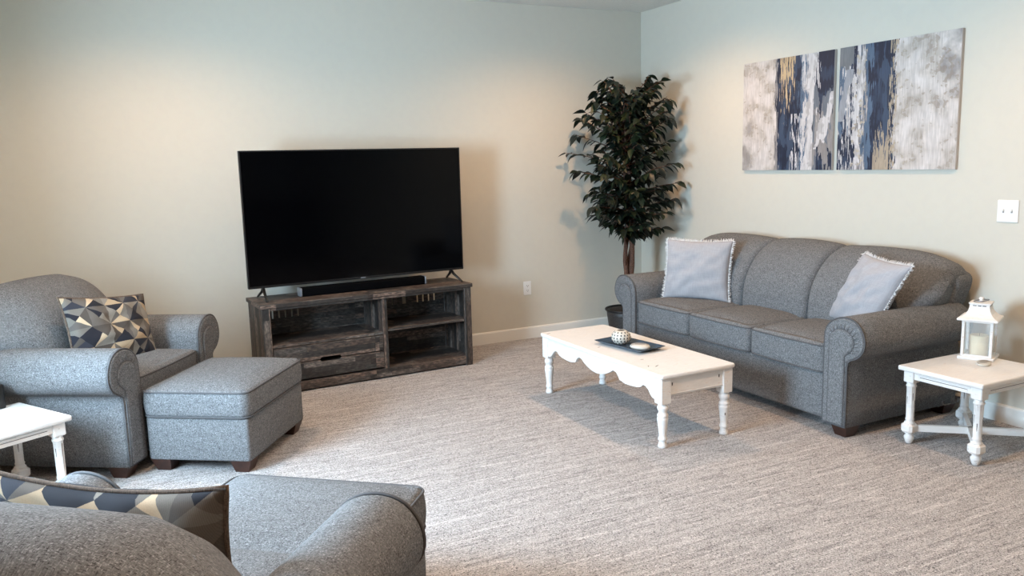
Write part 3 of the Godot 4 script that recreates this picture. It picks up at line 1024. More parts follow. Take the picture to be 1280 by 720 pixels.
# ---------------------------------------------------------------- television corner
func tv_stand() -> void:
	# local: x along the front (0 in the middle), z 0 is the front face
	var t := thing("tv_stand", "dark weathered wood television stand with open shelves and drawers", "tv stand", TV_AT, TV_TURN)
	var hw := 0.76
	var D := 0.40
	var top := put("top_board", box_mesh(Vector3(-hw - 0.012, 0.588, -D), Vector3(hw + 0.012, 0.616, 0.012), 0.003), M.barn, t)
	for sx in [-1.0, 1.0]:
		put("side_panel", box_mesh(Vector3(minf(sx * hw, sx * (hw - 0.02)), 0.0, -D + 0.005), Vector3(maxf(sx * hw, sx * (hw - 0.02)), 0.588, -0.018), 0.002), M.barn_up, t)
		var st := Shape.new()
		st.box(Vector3(minf(sx * hw, sx * (hw - 0.055)), 0.0, -0.018), Vector3(maxf(sx * hw, sx * (hw - 0.055)), 0.588, 0.004), 0.003)
		put("front_stile", st.mesh(), M.barn_up, t)
		put("rear_post", box_mesh(Vector3(minf(sx * hw, sx * (hw - 0.04)) , 0.0, -D + 0.004), Vector3(maxf(sx * hw, sx * (hw - 0.04)), 0.588, -D + 0.02), 0.002), M.barn_up, t)
	put("top_rail", box_mesh(Vector3(-hw + 0.055, 0.570, -0.018), Vector3(hw - 0.055, 0.588, 0.0), 0.002), M.barn, t)
	put("bottom_rail", box_mesh(Vector3(-hw + 0.055, 0.012, -0.018), Vector3(hw - 0.055, 0.072, 0.0), 0.002), M.barn, t)
	put("bottom_board", box_mesh(Vector3(-hw + 0.02, 0.055, -D + 0.01), Vector3(hw - 0.02, 0.072, -0.018), 0.001), M.barn, t)
	# divider right of the middle
	var dx := 0.082
	put("divider", box_mesh(Vector3(dx - 0.018, 0.072, -D + 0.012), Vector3(dx + 0.018, 0.570, 0.0), 0.002), M.barn_up, t)
	put("shelf", box_mesh(Vector3(-hw + 0.02, 0.318, -D + 0.012), Vector3(dx - 0.018, 0.337, -0.005), 0.002), M.barn, t)
	put("shelf", box_mesh(Vector3(dx + 0.018, 0.334, -D + 0.012), Vector3(hw - 0.02, 0.352, -0.012), 0.002), M.barn, t)
	# drawers with a finger notch between them
	var x0 := -hw + 0.058
	var x1 := dx - 0.021
	var mid := (x0 + x1) / 2
	for k in 2:
		var y0 := 0.206 if k == 1 else 0.085
		var y1 := 0.314 if k == 1 else 0.200
		var d := Shape.new()
		var lp: PackedVector2Array
		if k == 1:
			lp = PackedVector2Array([Vector2(x0, y0), Vector2(mid - 0.075, y0), Vector2(mid - 0.065, y0 + 0.012), Vector2(mid + 0.065, y0 + 0.012), Vector2(mid + 0.075, y0), Vector2(x1, y0), Vector2(x1, y1), Vector2(x0, y1)])
		else:
			lp = PackedVector2Array([Vector2(x0, y0), Vector2(x1, y0), Vector2(x1, y1), Vector2(mid + 0.075, y1), Vector2(mid + 0.065, y1 - 0.012), Vector2(mid - 0.065, y1 - 0.012), Vector2(mid - 0.075, y1), Vector2(x0, y1)])
		d.plate(lp, -0.016, 0.003, 0.002)
		put("drawer_front", d.mesh(), M.barn, t)
		put("drawer_box", box_mesh(Vector3(x0 + 0.02, y0 + 0.008, -D + 0.05), Vector3(x1 - 0.02, y1 - 0.02, -0.03), 0.001), M.barn, t)
	# back panel pierced by vent slots and a cable hole: strips round the openings
	var bz0 := -D + 0.002
	var bz1 := -D + 0.008
	var b := Shape.new()
	b.box(Vector3(-hw + 0.02, 0.07, bz0), Vector3(hw - 0.02, 0.448, bz1), 0.0005)
	b.box(Vector3(-hw + 0.02, 0.553, bz0), Vector3(hw - 0.02, 0.588, bz1), 0.0005)
	var xs := [-hw + 0.02]
	var slots := []
	for k in 5: slots.append([-0.600 + 0.045 * k, 0.011])
	slots.append([0.295, 0.011])
	slots.append([0.39, 0.032])
	for k in 4: slots.append([0.50 + 0.0465 * k, 0.012])
	var cur := -hw + 0.02
	for sl in slots:
		b.box(Vector3(cur, 0.448, bz0), Vector3(sl[0] - sl[1] / 2, 0.553, bz1), 0.0005)
		cur = sl[0] + sl[1] / 2
	b.box(Vector3(cur, 0.448, bz0), Vector3(hw - 0.02, 0.553, bz1), 0.0005)
	put("back_panel", b.mesh(), M.barn, t)

func television() -> void:
	var t := thing("television", "large flat black television on the weathered wood stand", "television", TV_AT + Vector3(0, 0.616, 0), TV_TURN)
	# local z: screen face
	var z := TV_Z
	var x0 := TV_X - 0.800
	var x1 := TV_X + 0.800
	var y0 := 0.080
	var y1 := 0.993
	var c := Shape.new()
	c.plate(round_rect(x0, y0, x1, y1, 0.004, 2), z - 0.028, z, 0.002)
	c.plate(round_rect(x0 + 0.25, y0 + 0.05, x1 - 0.25, y0 + 0.55, 0.02, 3), z - 0.065, z - 0.027, 0.012)
	var body := put("housing", c.mesh(), M.black, t)
	put("screen", box_mesh(Vector3(x0 + 0.009, y0 + 0.016, z - 0.002), Vector3(x1 - 0.009, y1 - 0.009, z + 0.0008), 0.0003), M.screen, t)
	put("maker_mark", box_mesh(Vector3(TV_X - 0.018, y0 + 0.004, z), Vector3(TV_X + 0.018, y0 + 0.012, z + 0.0012), 0.0004), M.silver, body)
	for sx in [-1.0, 1.0]:
		var f := Shape.new()
		var hub := Vector3(TV_X + sx * 0.70, y0 + 0.004, z - 0.014)
		for dz in [0.155, -0.115]:
			var tip := Vector3(TV_X + sx * 0.715, 0.0085, z - 0.014 + dz)
			f.tube(PackedVector3Array([hub, hub.lerp(tip, 0.25) + Vector3(0, -0.012, 0), tip]), PackedFloat32Array([0.011, 0.010, 0.007]), 8)
		put("stand_foot", f.mesh(), M.black, t)

func sound_bar() -> void:
	var t := thing("sound_bar", "long low black sound bar in front of the television", "sound bar", TV_AT + Vector3(0, 0.616, 0), TV_TURN)
	var s := Shape.new()
	var z0 := TV_Z - 0.035
	s.loft(round_rect(z0, 0.003, z0 + 0.085, 0.060, 0.008, 3), TV_X - 0.455, TV_X + 0.455, 0.002, 2, func(z, y, x): return Vector3(x, y, z), 1)
	put("grille", s.mesh(), M.cloth_black, t)
	for sx in [-1.0, 1.0]:
		var e := Shape.new()
		e.loft(round_rect(z0 - 0.001, 0.002, z0 + 0.086, 0.061, 0.008, 3), minf(TV_X + sx * 0.456, TV_X + sx * 0.468), maxf(TV_X + sx * 0.456, TV_X + sx * 0.468), 0.002, 2, func(z, y, x): return Vector3(x, y, z), 1)
		put("end_cap", e.mesh(), M.silver, t)
	for sx in [-0.35, 0.35]:
		put("pad", box_mesh(Vector3(TV_X + sx - 0.03, 0.0, z0 + 0.02), Vector3(TV_X + sx + 0.03, 0.004, z0 + 0.06), 0.001), M.black, t)

# ---------------------------------------------------------------- plant
func leaf_mesh(l: float, w: float, curl: float) -> ArrayMesh:
	# pointed blade folded a little along the midrib, drooping to the tip; growing along +x
	var st := SurfaceTool.new()
	st.begin(Mesh.PRIMITIVE_TRIANGLES)
	var prof := [[0.0, 0.03], [0.12, 0.5], [0.3, 0.95], [0.5, 1.0], [0.7, 0.72], [0.87, 0.3], [1.0, 0.0]]
	var rib := []; var lf := []; var rt := []
	for p in prof:
		var x: float = p[0] * l
		var y: float = -curl * l * p[0] * p[0]
		var hw: float = p[1] * w / 2
		rib.append(Vector3(x, y, 0)); lf.append(Vector3(x, y + hw * 0.35, hw)); rt.append(Vector3(x, y + hw * 0.35, -hw))
	for k in prof.size() - 1:
		for q in [[rib[k], lf[k], lf[k + 1]], [rib[k], lf[k + 1], rib[k + 1]], [rib[k], rib[k + 1], rt[k + 1]], [rib[k], rt[k + 1], rt[k]]]:
			for v in q: st.add_vertex(v)
	st.generate_normals()
	return st.commit()

func plant() -> void:
	var at := Vector3(-0.475, 0, 0.45)
	var t := thing("ficus_tree", "tall artificial ficus tree with braided stems in a dark woven pot", "plant", at)
	var pot := Shape.new()
	pot.lathe(PackedVector2Array([Vector2(0.001, 0.0), Vector2(0.125, 0.0), Vector2(0.132, 0.01), Vector2(0.150, 0.10), Vector2(0.164, 0.20), Vector2(0.168, 0.245), Vector2(0.150, 0.250), Vector2(0.140, 0.24), Vector2(0.001, 0.235)]), 40)
	var p := put("pot", pot.mesh(), M.pot, t)
	for y in [[0.250, 0.172, 0.010], [0.030, 0.136, 0.007]]:
		var ring := PackedVector3Array()
		for k in 48: ring.append(Vector3(cos(TAU * k / 48) * y[1], y[0], sin(TAU * k / 48) * y[1]))
		var r := Shape.new()
		r.tube(ring, y[2], 8, true)
		put("rim_band", r.mesh(), M.pot_dark, p)
	var soil := Shape.new()
	soil.lathe(PackedVector2Array([Vector2(0.001, 0.225), Vector2(0.150, 0.225), Vector2(0.145, 0.243), Vector2(0.08, 0.256), Vector2(0.0, 0.260)]), 28)
	put("moss", soil.mesh(), M.moss, t)
	var rg := RandomNumberGenerator.new(); rg.seed = 1234
	# three stems winding round each other
	var tips := []
	for k in 3:
		var pp := PackedVector3Array()
		var rr := PackedFloat32Array()
		for i in 40:
			var q := i / 39.0
			var a := TAU * k / 3.0 + q * 5.0 + 0.3 * sin(q * 17.0 + k)
			var r := 0.033 * (1 - 0.35 * q) + 0.006 * sin(q * 23 + k * 2)
			var y := 0.22 + q * 1.68
			pp.append(Vector3(cos(a) * r + 0.03 * sin(q * 4.0), y, sin(a) * r))
			rr.append(lerpf(0.024, 0.009, q) * (1.0 + 0.10 * sin(q * 60 + k * 5)))
		var s := Shape.new()
		s.tube(pp, rr, 9)
		put("stem", s.mesh(), M.bark, t)
		tips.append(pp)
	# aerial roots looped round the lower stems
	for k in 2:
		var pp := PackedVector3Array()
		for i in 14:
			var q := i / 13.0
			pp.append(Vector3(cos(k * 2.4) * (0.035 + 0.03 * sin(q * PI)), 0.62 + q * 0.32, sin(k * 2.4) * (0.035 + 0.03 * sin(q * PI))))
		var s := Shape.new()
		s.tube(pp, 0.005, 6)
		put("aerial_root", s.mesh(), M.bark, t)
	# branches with alternating leaves
	var small := [leaf_mesh(0.100, 0.050, 0.22), leaf_mesh(0.088, 0.045, 0.1), leaf_mesh(0.112, 0.054, 0.32)]
	var mats := [M.leaf, M.leaf2, M.leaf3]
	var xfs := []
	var nb := 92
	for b in nb:
		var q := (b + 0.5) / nb
		var y0 := lerpf(0.92, 1.93, pow(q, 0.9))
		var a := b * 2.39996 + rg.randf_range(-0.3, 0.3)
		# outline of the crown: narrow below, wide at the middle, loose at the top
		var env := lerpf(0.30, 0.48, smoothstep(0.9, 1.35, y0)) * (1.0 - 0.22 * smoothstep(1.6, 1.95, y0))
		var dir := Vector3(cos(a), 0, sin(a))
		# keep clear of the two walls of the corner
		var room := 10.0
		if dir.x > 0.05: room = minf(room, (-at.x - 0.06) / dir.x)
		if dir.z < -0.05: room = minf(room, (at.z - 0.06) / -dir.z)
		var l := minf(env * rg.randf_range(0.45, 1.08), room - 0.05)
		var rise := lerpf(0.10, 0.48, smoothstep(1.1, 1.8, y0)) + rg.randf_range(-0.06, 0.06)
		var org := Vector3(0.02, y0 - 0.08, 0)
		var pp := PackedVector3Array()
		for i in 8:
			var s := i / 7.0
			pp.append(org + dir * l * s + Vector3(0, rise * (s - 0.35 * s * s), 0) + Vector3(sin(s * 9 + b) * 0.012, 0, cos(s * 8 + b) * 0.012))
		var br := Shape.new()
		br.tube(pp, PackedFloat32Array([0.006, 0.0055, 0.005, 0.0045, 0.004, 0.003, 0.0025, 0.0015]), 5)
		put("branch", br.mesh(), M.bark, t)
		var nl := rg.randi_range(15, 20)
		for i in nl:
			var s := lerpf(0.10, 1.0, (i + rg.randf() * 0.5) / nl)
			var f := s * 7.0
			var k := mini(int(f), 6)
			var base := pp[k].lerp(pp[k + 1], f - k)
			var side := 1.0 if i % 2 == 0 else -1.0
			var yaw := -atan2(dir.z, dir.x) + side * rg.randf_range(0.35, 1.25)
			if i == nl - 1: yaw = -atan2(dir.z, dir.x)
			var bas := Basis(Vector3.UP, yaw) * Basis(Vector3.BACK, rg.randf_range(-0.75, 0.35)) * Basis(Vector3.RIGHT, rg.randf_range(-0.6, 0.6))
			var tip: Vector3 = base + bas.x * 0.112
			if tip.x > -at.x - 0.02 or tip.z < -at.z + 0.02: continue
			xfs.append(Transform3D(bas, base + Vector3(0, 0.002, 0)))
	# the leaves on the side towards the room are single parts, the inner ones are joined
	var order := range(xfs.size())
	var score := func(i): return xfs[i].origin.dot(Vector3(-0.45, 0.0, 0.9)) + xfs[i].origin.length() * 0.05
	order.sort_custom(func(a, b): return score.call(a) > score.call(b))
	for j in mini(290, order.size()):
		var o := put("leaf", small[j % 3], mats[rg.randi_range(0, 2)], t)
		o.transform = xfs[order[j]]
	for kind in 3:
		var list := []
		for j in range(290, order.size()):
			if j % 3 == kind: list.append(xfs[order[j]])
		var mm := MultiMesh.new()
		mm.transform_format = MultiMesh.TRANSFORM_3D
		mm.mesh = small[kind]
		mm.instance_count = list.size()
		for i in list.size(): mm.set_instance_transform(i, list[i])
		var mi := MultiMeshInstance3D.new()
		mi.name = "inner_foliage"
		mi.multimesh = mm
		mi.material_override = mats[kind]
		mi.set_meta("kind", "stuff")
		t.add_child(mi, true)

# ---------------------------------------------------------------- paintings and small things
func painting(which: int, label: String, z0: float, z1: float) -> void:
	var yc := 1.7705
	var t := thing("canvas_painting", label, "painting", Vector3(-0.001, yc, (z0 + z1) / 2), -90, "pair of abstract canvases")
	var hw := (z1 - z0) / 2
	var hh := 0.386
	var e := Shape.new()
	e.box(Vector3(-hw, -hh, 0), Vector3(hw, hh, 0.022), 0.002)
	var edge := mat(Color(0.70, 0.69, 0.68), 0.8)
	put("stretched_canvas", e.mesh(), edge, t)
	var st := SurfaceTool.new()
	st.begin(Mesh.PRIMITIVE_TRIANGLES)
	var q := [[-hw, -hh, 0.0, 1.0], [hw, -hh, 1.0, 1.0], [hw, hh, 1.0, 0.0], [-hw, hh, 0.0, 0.0]]
	for k in [0, 2, 1, 0, 3, 2]:
		st.set_uv(Vector2(q[k][2], q[k][3]))
		st.set_normal(Vector3(0, 0, 1))
		st.add_vertex(Vector3(q[k][0] * 0.998, q[k][1] * 0.998, 0.0225))
	var m := mat(Color.WHITE, 0.55)
	m.albedo_texture = canvas_texture(which)
	m.texture_repeat = false
	put("painted_face", st.commit(), m, t)

func lantern() -> void:
	var t := thing("candle_lantern", "white metal candle lantern with glass sides on the end table", "lantern", Vector3(-0.302, 0.413, 3.405), -66)
	# local +z is the glazed front
	var h := 0.072
	put("base_plate", box_mesh(Vector3(-h - 0.012, 0.0, -h - 0.012), Vector3(h + 0.012, 0.016, h + 0.012), 0.003), M.white, t)
	var body0 := 0.016
	var body1 := 0.205
	for sx in [-1.0, 1.0]:
		for sz in [-1.0, 1.0]:
			put("corner_post", box_mesh(Vector3(sx * (h - 0.007) - 0.007, body0, sz * (h - 0.007) - 0.007), Vector3(sx * (h - 0.007) + 0.007, body1, sz * (h - 0.007) + 0.007), 0.0015), M.white, t)
	for y in [body0 + 0.004, body1 - 0.004]:
		for k in 4:
			var b := Basis(Vector3.UP, k * PI / 2)
			var s := Shape.new()
			s.box(Vector3(-h + 0.013, y - 0.006, h - 0.010), Vector3(h - 0.013, y + 0.006, h - 0.002), 0.001)
			var o := put("rail", s.mesh(), M.white, t)
			o.basis = b
	for k in 4:
		var o := put("glass_pane", box_mesh(Vector3(-h + 0.013, body0 + 0.008, h - 0.0075), Vector3(h - 0.013, body1 - 0.008, h - 0.0055), 0.0002), M.glass, t)
		o.basis = Basis(Vector3.UP, k * PI / 2)
	# flared roof
	var r := Shape.new()
	var prof := [[0.092, 0.205], [0.094, 0.211], [0.092, 0.216], [0.076, 0.224], [0.060, 0.238], [0.050, 0.256], [0.046, 0.272], [0.046, 0.288], [0.050, 0.290], [0.050, 0.295], [0.0, 0.297]]
	for k in prof.size() - 1:
		for i in 4:
			var c := [Vector2(-1, -1), Vector2(1, -1), Vector2(1, 1), Vector2(-1, 1)]
			var a: Vector2 = c[i]; var b: Vector2 = c[(i + 1) % 4]
			r.group = -1
			var A := Vector3(a.x * prof[k][0], prof[k][1], a.y * prof[k][0])
			var B := Vector3(b.x * prof[k][0], prof[k][1], b.y * prof[k][0])
			var C := Vector3(b.x * prof[k + 1][0], prof[k + 1][1], b.y * prof[k + 1][0])
			var E := Vector3(a.x * prof[k + 1][0], prof[k + 1][1], a.y * prof[k + 1][0])
			r.tri(A, B, C)
			if prof[k + 1][0] > 0.0: r.tri(A, C, E)
	r.quad(Vector3(-0.092, 0.205, -0.092), Vector3(-0.092, 0.205, 0.092), Vector3(0.092, 0.205, 0.092), Vector3(0.092, 0.205, -0.092))
	r.close(0)
	var roof := put("roof", r.mesh(), M.white, t)
	for k in 4:
		for i in 3:
			var v := put("vent_slot", box_mesh(Vector3(-0.030 + i * 0.022, 0.279, 0.0455), Vector3(-0.014 + i * 0.022, 0.283, 0.0465), 0.0003), M.slot, roof)
			v.basis = Basis(Vector3.UP, k * PI / 2)
	var kn := Shape.new()
	kn.lathe(PackedVector2Array([Vector2(0.001, 0.296), Vector2(0.014, 0.296), Vector2(0.010, 0.301), Vector2(0.009, 0.308), Vector2(0.014, 0.314), Vector2(0.010, 0.320), Vector2(0.0, 0.322)]), 16)
	put("finial", kn.mesh(), M.worn, t)
	var ring := PackedVector3Array()
	for k in 24: ring.append(Vector3(cos(TAU * k / 24) * 0.034, 0.303 + 0.006 * cos(TAU * k / 24), sin(TAU * k / 24) * 0.034))
	var rs := Shape.new()
	rs.tube(ring, 0.003, 6, true)
	put("hanging_ring", rs.mesh(), M.silver, t)
	# the candle stands inside
	var c := thing("pillar_candle", "cream pillar candle inside the white lantern", "candle", Vector3(-0.302, 0.4292, 3.405))
	var w := Shape.new()
	w.lathe(PackedVector2Array([Vector2(0.001, 0.0), Vector2(0.043, 0.0), Vector2(0.044, 0.004), Vector2(0.044, 0.100), Vector2(0.041, 0.106), Vector2(0.036, 0.103), Vector2(0.020, 0.098), Vector2(0.0, 0.097)]), 32)
	put("wax", w.mesh(), M.wax, c)
	var wk := Shape.new()
	wk.tube(PackedVector3Array([Vector3(0, 0.096, 0), Vector3(0.001, 0.105, 0), Vector3(0.003, 0.112, 0)]), 0.0012, 6)
	put("wick", wk.mesh(), M.slot, c)

func carved_oval(called: String, label: String, at: Vector3, turn: float, rx: float, rz: float, h: float, ribs: int) -> void:
	var t := thing(called, label, "ornament", at, turn)
	var s := Shape.new()
	var prof := PackedVector2Array([Vector2(0.0, 0.0), Vector2(0.90, 0.0), Vector2(1.0, 0.3), Vector2(0.98, 0.55), Vector2(0.85, 0.8), Vector2(0.6, 0.95), Vector2(0.0, 1.0)])
	s.lathe(prof, 32, Transform3D(Basis.from_scale(Vector3(rx, h, rz)), Vector3.ZERO))
	put("body", s.mesh(), M.ceramic, t)
	for k in ribs:
		var x := lerpf(-0.72, 0.72, (k + 0.5) / ribs)
		var pp := PackedVector3Array()
		for i in 9:
			var z := lerpf(-0.85, 0.85, i / 8.0) * sqrt(1 - x * x)
			var d := minf(sqrt(x * x + z * z), 0.99)
			var y := 1.0 - 0.45 * pow(d, 4)
			pp.append(Vector3((x + z * 0.25) * rx * 0.92, y * h - 0.0003, z * rz * 0.92))
		var g := Shape.new()
		g.tube(pp, 0.0020, 5)
		put("carved_rib", g.mesh(), M.rib, t)

func tray_set() -> void:
	var cx := -1.640
	var cz := 2.15
	var turn := 8.0
	var t := thing("serving_tray", "dark blue-grey rectangular tray with flared rim on the coffee table", "tray", Vector3(cx, 0.3974, cz), turn)
	var s := Shape.new()
	# flared dish: bottom 0.14 x 0.34, rim 0.24 x 0.46
	var rows := [[0.062, 0.150, 0.0], [0.074, 0.162, 0.004], [0.102, 0.196, 0.022], [0.104, 0.199, 0.024], [0.097, 0.190, 0.0235], [0.072, 0.158, 0.008], [0.062, 0.150, 0.006]]
	var rings := []
	for r in rows:
		var ring := PackedVector3Array()
		for p in round_rect(-r[0], -r[1], r[0], r[1], 0.012, 3): ring.append(Vector3(p.x, r[2], p.y))
		rings.append(ring)
	s.group = 2
	for k in rings.size() - 1:
		var n: int = rings[k].size()
		for i in n:
			s.quad(rings[k][i], rings[k][(i + 1) % n], rings[k + 1][(i + 1) % n], rings[k + 1][i])
	for k in [0, rings.size() - 1]:
		var n: int = rings[k].size()
		for i in range(1, n - 1):
			if k == 0: s.tri(rings[k][0], rings[k][i + 1], rings[k][i])
			else: s.tri(rings[k][0], rings[k][i], rings[k][i + 1])
	s.close(0)
	put("dish", s.mesh(), M.tray, t)
	# pierced ball
	var bpos := Vector3(cx + Vector3(0, 0, -0.070).rotated(Vector3.UP, deg_to_rad(turn)).x, 0.4036, cz + Vector3(0, 0, -0.070).rotated(Vector3.UP, deg_to_rad(turn)).z)
	var b := thing("decorative_ball", "cream pierced ceramic ball on the dark tray", "ornament", bpos)
	var bs := Shape.new()
	var prof := PackedVector2Array([Vector2(0.001, 0.0), Vector2(0.024, 0.0)])
	for k in range(1, 15):
		var a := -PI / 2 + 0.42 + (PI - 0.84) * k / 15.0
		prof.append(Vector2(cos(a) * 0.058, 0.042 + sin(a) * 0.046))
	prof.append(Vector2(0.025, 0.0835)); prof.append(Vector2(0.022, 0.081)); prof.append(Vector2(0.020, 0.070)); prof.append(Vector2(0.001, 0.066))
	bs.lathe(prof, 40)
	var body := put("shell", bs.mesh(), M.ceramic, b)
	for r in 5:
		var la := -0.75 + r * 0.38
		var cnt := int(18 * cos(la))
		for k in cnt:
			var an := TAU * (k + 0.5 * (r % 2)) / cnt
			var d := Vector3(cos(la) * cos(an) * 0.058, sin(la) * 0.046, cos(la) * sin(an) * 0.058)
			var hole := Shape.new()
			hole.box(Vector3(-0.0035, -0.005, -0.001), Vector3(0.0035, 0.005, 0.0008), 0.0004)
			var o := put("pierced_hole", hole.mesh(), M.slot, body)
			o.transform = Transform3D(Basis(Vector3.UP, PI / 2 - an) * Basis(Vector3.RIGHT, -la), Vector3(0, 0.042, 0) + d)
	var rim := Shape.new()
	rim.lathe(PackedVector2Array([Vector2(0.001, 0.0815), Vector2(0.0215, 0.0815), Vector2(0.0215, 0.0822), Vector2(0.001, 0.0822)]), 20)
	put("mouth", rim.mesh(), M.slot, b)
	var sp := Vector3(0.006, 0, 0.085).rotated(Vector3.UP, deg_to_rad(turn))
	carved_oval("ribbed_shell", "flat white ribbed oval shell on the dark tray", Vector3(cx + sp.x, 0.4036, cz + sp.z), 20, 0.050, 0.062, 0.026, 7)

func reflected_table() -> void:
	# a counter-height table that the television screen mirrors
	var t := thing("counter_table", "dark counter-height dining table mirrored in the television screen", "table", Vector3(-0.95, 0, 8.9))
	put("table_top", box_mesh(Vector3(-0.75, 0.88, -0.45), Vector3(0.75, 0.92, 0.45), 0.004), M.walnut, t)
	for sx in [-1.0, 1.0]:
		for sz in [-1.0, 1.0]:
			put("leg", box_mesh(Vector3(sx * 0.68 - 0.04, 0, sz * 0.38 - 0.04), Vector3(sx * 0.68 + 0.04, 0.88, sz * 0.38 + 0.04), 0.004), M.walnut, t)
	put("apron", box_mesh(Vector3(-0.64, 0.80, -0.40), Vector3(0.64, 0.88, -0.37), 0.003), M.walnut, t)
	for k in 2:
		var st := thing("bar_stool", ["dark wooden counter stool farther from the painting wall", "dark wooden counter stool nearer the painting wall"][k], "stool", Vector3(-1.25 + k * 0.6, 0, 8.2), 0, "counter stools")
		put("seat", box_mesh(Vector3(-0.2, 0.60, -0.2), Vector3(0.2, 0.64, 0.2), 0.01), M.walnut, st)
		for sx in [-1.0, 1.0]:
			for sz in [-1.0, 1.0]:
				put("leg", box_mesh(Vector3(sx * 0.17 - 0.02, 0, sz * 0.17 - 0.02), Vector3(sx * 0.17 + 0.02, 0.60, sz * 0.17 + 0.02), 0.003), M.walnut, st)
		put("backrest", box_mesh(Vector3(-0.2, 0.82, -0.2), Vector3(0.2, 1.0, -0.17), 0.01), M.walnut, st)
		for sx in [-1.0, 1.0]:
			put("back_post", box_mesh(Vector3(sx * 0.17 - 0.018, 0.64, -0.195), Vector3(sx * 0.17 + 0.018, 0.82, -0.172), 0.003), M.walnut, st)

# ---------------------------------------------------------------- set-up
const LAMP_COLOR := Color(1.0, 0.80, 0.605)
const LAMP_ENERGY := 2.3
const LAMP_ANGLE := 79.0
const LAMP_BLEND := 0.65
const SKY_COLOR := Color(0.77, 0.895, 1.0)
const DAY_ENERGY := 31.0
const WIN_Z0 := 2.42
const WIN_Z1 := 3.58
const WIN_Y0 := 0.75
const WIN_Y1 := 2.15
const TV_AT := Vector3(-2.712, 0, 0.615)
const TV_TURN := 3.0
const TV_X := 0.012
const TV_Z := -0.21

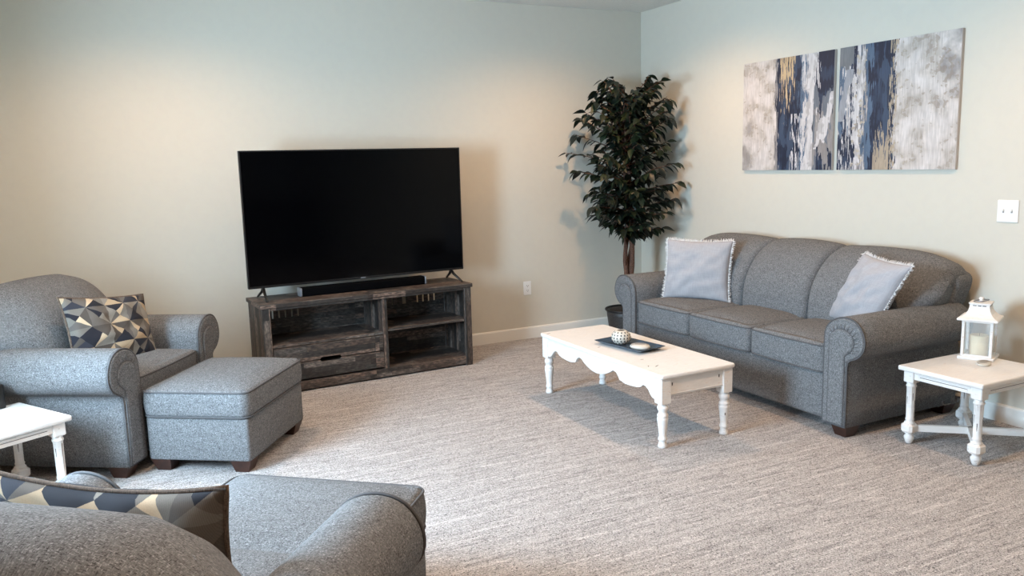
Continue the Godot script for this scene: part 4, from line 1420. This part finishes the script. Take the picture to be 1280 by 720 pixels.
func _ready() -> void:
	# camera
	var cam := Camera3D.new()
	cam.name = "camera"
	add_child(cam)
	var yaw := deg_to_rad(26.7018)
	var pitch := deg_to_rad(8.7710)
	var roll := deg_to_rad(-1.5044)
	var fwd := Vector3(sin(yaw), 0, -cos(yaw))
	var right := Vector3(cos(yaw), 0, sin(yaw))
	var f2 := fwd * cos(pitch) - Vector3.UP * sin(pitch)
	var u2 := Vector3.UP * cos(pitch) + fwd * sin(pitch)
	var r3 := right * cos(roll) + u2 * sin(roll)
	var u3 := u2 * cos(roll) - right * sin(roll)
	cam.transform = Transform3D(Basis(r3, u3, -f2), Vector3(-4.35592, 1.49, 6.03438))
	cam.fov = rad_to_deg(2.0 * atan(360.0 / 1018.858))
	cam.near = 0.05
	cam.far = 60.0
	cam.current = true
	# sky seen through the window, and the exposure
	var we := WorldEnvironment.new()
	we.name = "environment"
	var env := Environment.new()
	env.background_mode = Environment.BG_SKY
	var sky := Sky.new()
	var sm := ProceduralSkyMaterial.new()
	sm.sky_top_color = Color(0.55, 0.70, 0.90)
	sm.sky_horizon_color = Color(0.86, 0.90, 0.95)
	sm.ground_horizon_color = Color(0.70, 0.72, 0.70)
	sm.ground_bottom_color = Color(0.45, 0.47, 0.44)
	sky.sky_material = sm
	env.sky = sky
	env.ambient_light_source = Environment.AMBIENT_SOURCE_DISABLED
	env.tonemap_mode = Environment.TONE_MAPPER_LINEAR
	env.tonemap_exposure = 1.0
	env.sdfgi_enabled = true
	env.ssao_enabled = true
	env.ssil_enabled = true
	we.environment = env
	add_child(we)
	# daylight entering by the window
	var day := AreaLight3D.new()
	day.name = "window_daylight"
	add_child(day)
	day.area_size = Vector2(WIN_Z1 - WIN_Z0 - 0.1, WIN_Y1 - WIN_Y0 - 0.1)
	day.position = Vector3(ROOM_L - LEFT_THICK + 0.10, (WIN_Y0 + WIN_Y1) / 2, (WIN_Z0 + WIN_Z1) / 2)
	day.rotation.y = -PI / 2
	day.light_color = SKY_COLOR
	day.light_energy = DAY_ENERGY
	day.area_range = 16.0
	day.area_attenuation = 2.0
	day.shadow_enabled = true

	make_materials()
	build_room()
	for d in [[-1.12, 1.25, "above the sofa end by the ficus tree"], [-3.9, 1.25, "above the armchair beside the television stand"], [-1.12, 4.0, "above the floor beside the lantern table"], [-3.9, 4.0, "above the armchair that shows its back"], [-3.9, 6.75, "above the bare floor behind the two armchairs"]]:
		downlight(d[0], d[1], d[2])

	# seating
	var sofa := thing("sofa", "grey tweed three-seat sofa with rolled arms below the paintings", "sofa", Vector3(-0.965, 0, 2.13), -90)
	seat_piece(sofa, 1.715, 3, 0.014, 0.055)
	var c1 := thing("armchair", "grey tweed armchair with rolled arms beside the television stand", "armchair", Vector3(-4.085, 0, 1.40), 57)
	seat_piece(c1, 0.61, 1, 0.014, 0.10)
	var c2 := thing("armchair", "grey tweed armchair seen from behind its rounded backrest", "armchair", Vector3(-4.118, 0, 3.802), 140)
	seat_piece(c2, 0.61, 1, -0.022, 0.13)
	ottoman("tweed ottoman with wooden feet before the armchair by the television", Vector3(-3.825, 0, 1.577), 55.5)
	ottoman("tweed ottoman pushed against the armchair that shows its back", Vector3(-3.902, 0, 3.549), 140)

	# tables
	coffee_table()
	end_table("white distressed end table holding the lantern beside the sofa arm", Vector3(-0.505, 0, 3.517), 0)
	end_table("white distressed end table standing between the two armchairs", Vector3(-4.893, 0, 1.90), -149)

	# television wall
	tv_stand()
	television()
	sound_bar()
	plant()
	painting(0, "abstract canvas of pale stone and navy streaks nearer the ficus", 1.310, 2.146)
	painting(1, "abstract canvas of navy streaks and pale stone nearer the light switch", 2.188, 3.022)

	# pillows
	fringed_pillow("pale grey pillow with frayed edges standing in the sofa corner by the ficus", Vector3(-0.635, 0.706, 1.545), Vector3(0.26, 0, 0.43), Vector3(0.09, 0.42, -0.02), 0.48, 0.43, 11)
	fringed_pillow("pale grey frayed pillow tilted on one corner against the sofa arm", Vector3(-0.548, 0.712, 2.900), Vector3(-0.125, -0.020, 0.39), Vector3(0.050, 0.37, 0.185), 0.44, 0.45, 12, true)
	var b1 := c1.transform
	print_pillow("black and tan triangle patterned pillow on the armchair by the television", b1 * Vector3(-0.02, 0.665, -0.31), b1.basis * Vector3(0.466, -0.06, 0.16), b1.basis * Vector3(0.04, 0.36, -0.12), 0.52, 0.37, M.print, 0.0, 13)
	var b2 := c2.transform
	print_pillow("black and tan triangle patterned pillow behind the rounded chair back", b2 * Vector3(0.035, 0.640, -0.385), b2.basis * Vector3(1, 0.0, 0.0), b2.basis * Vector3(0, 0.35, -0.03), 0.62, 0.37, M.print2, 0.018, 14)

	# small things
	tray_set()
	lantern()
	carved_oval("carved_disc", "small white carved oval disc beside the lantern base", Vector3(-0.415, 0.4132, 3.508), 33, 0.058, 0.036, 0.014, 6)
	var bx := thing("speaker_box", "small black box at the edge of the white table between the armchairs", "speaker", Vector3(-4.888, 0.413, 1.640), 30)
	var s := Shape.new()
	s.loft(round_rect(-0.05, -0.05, 0.05, 0.05, 0.012, 4), 0.0, 0.115, 0.006, 3, func(x, z, y): return Vector3(x, y, z), 1)
	put("case", s.mesh(), M.black, bx)
	put("badge", box_mesh(Vector3(0.0502, 0.06, -0.006), Vector3(0.051, 0.064, 0.006), 0.0002), M.silver, bx)
	reflected_table()
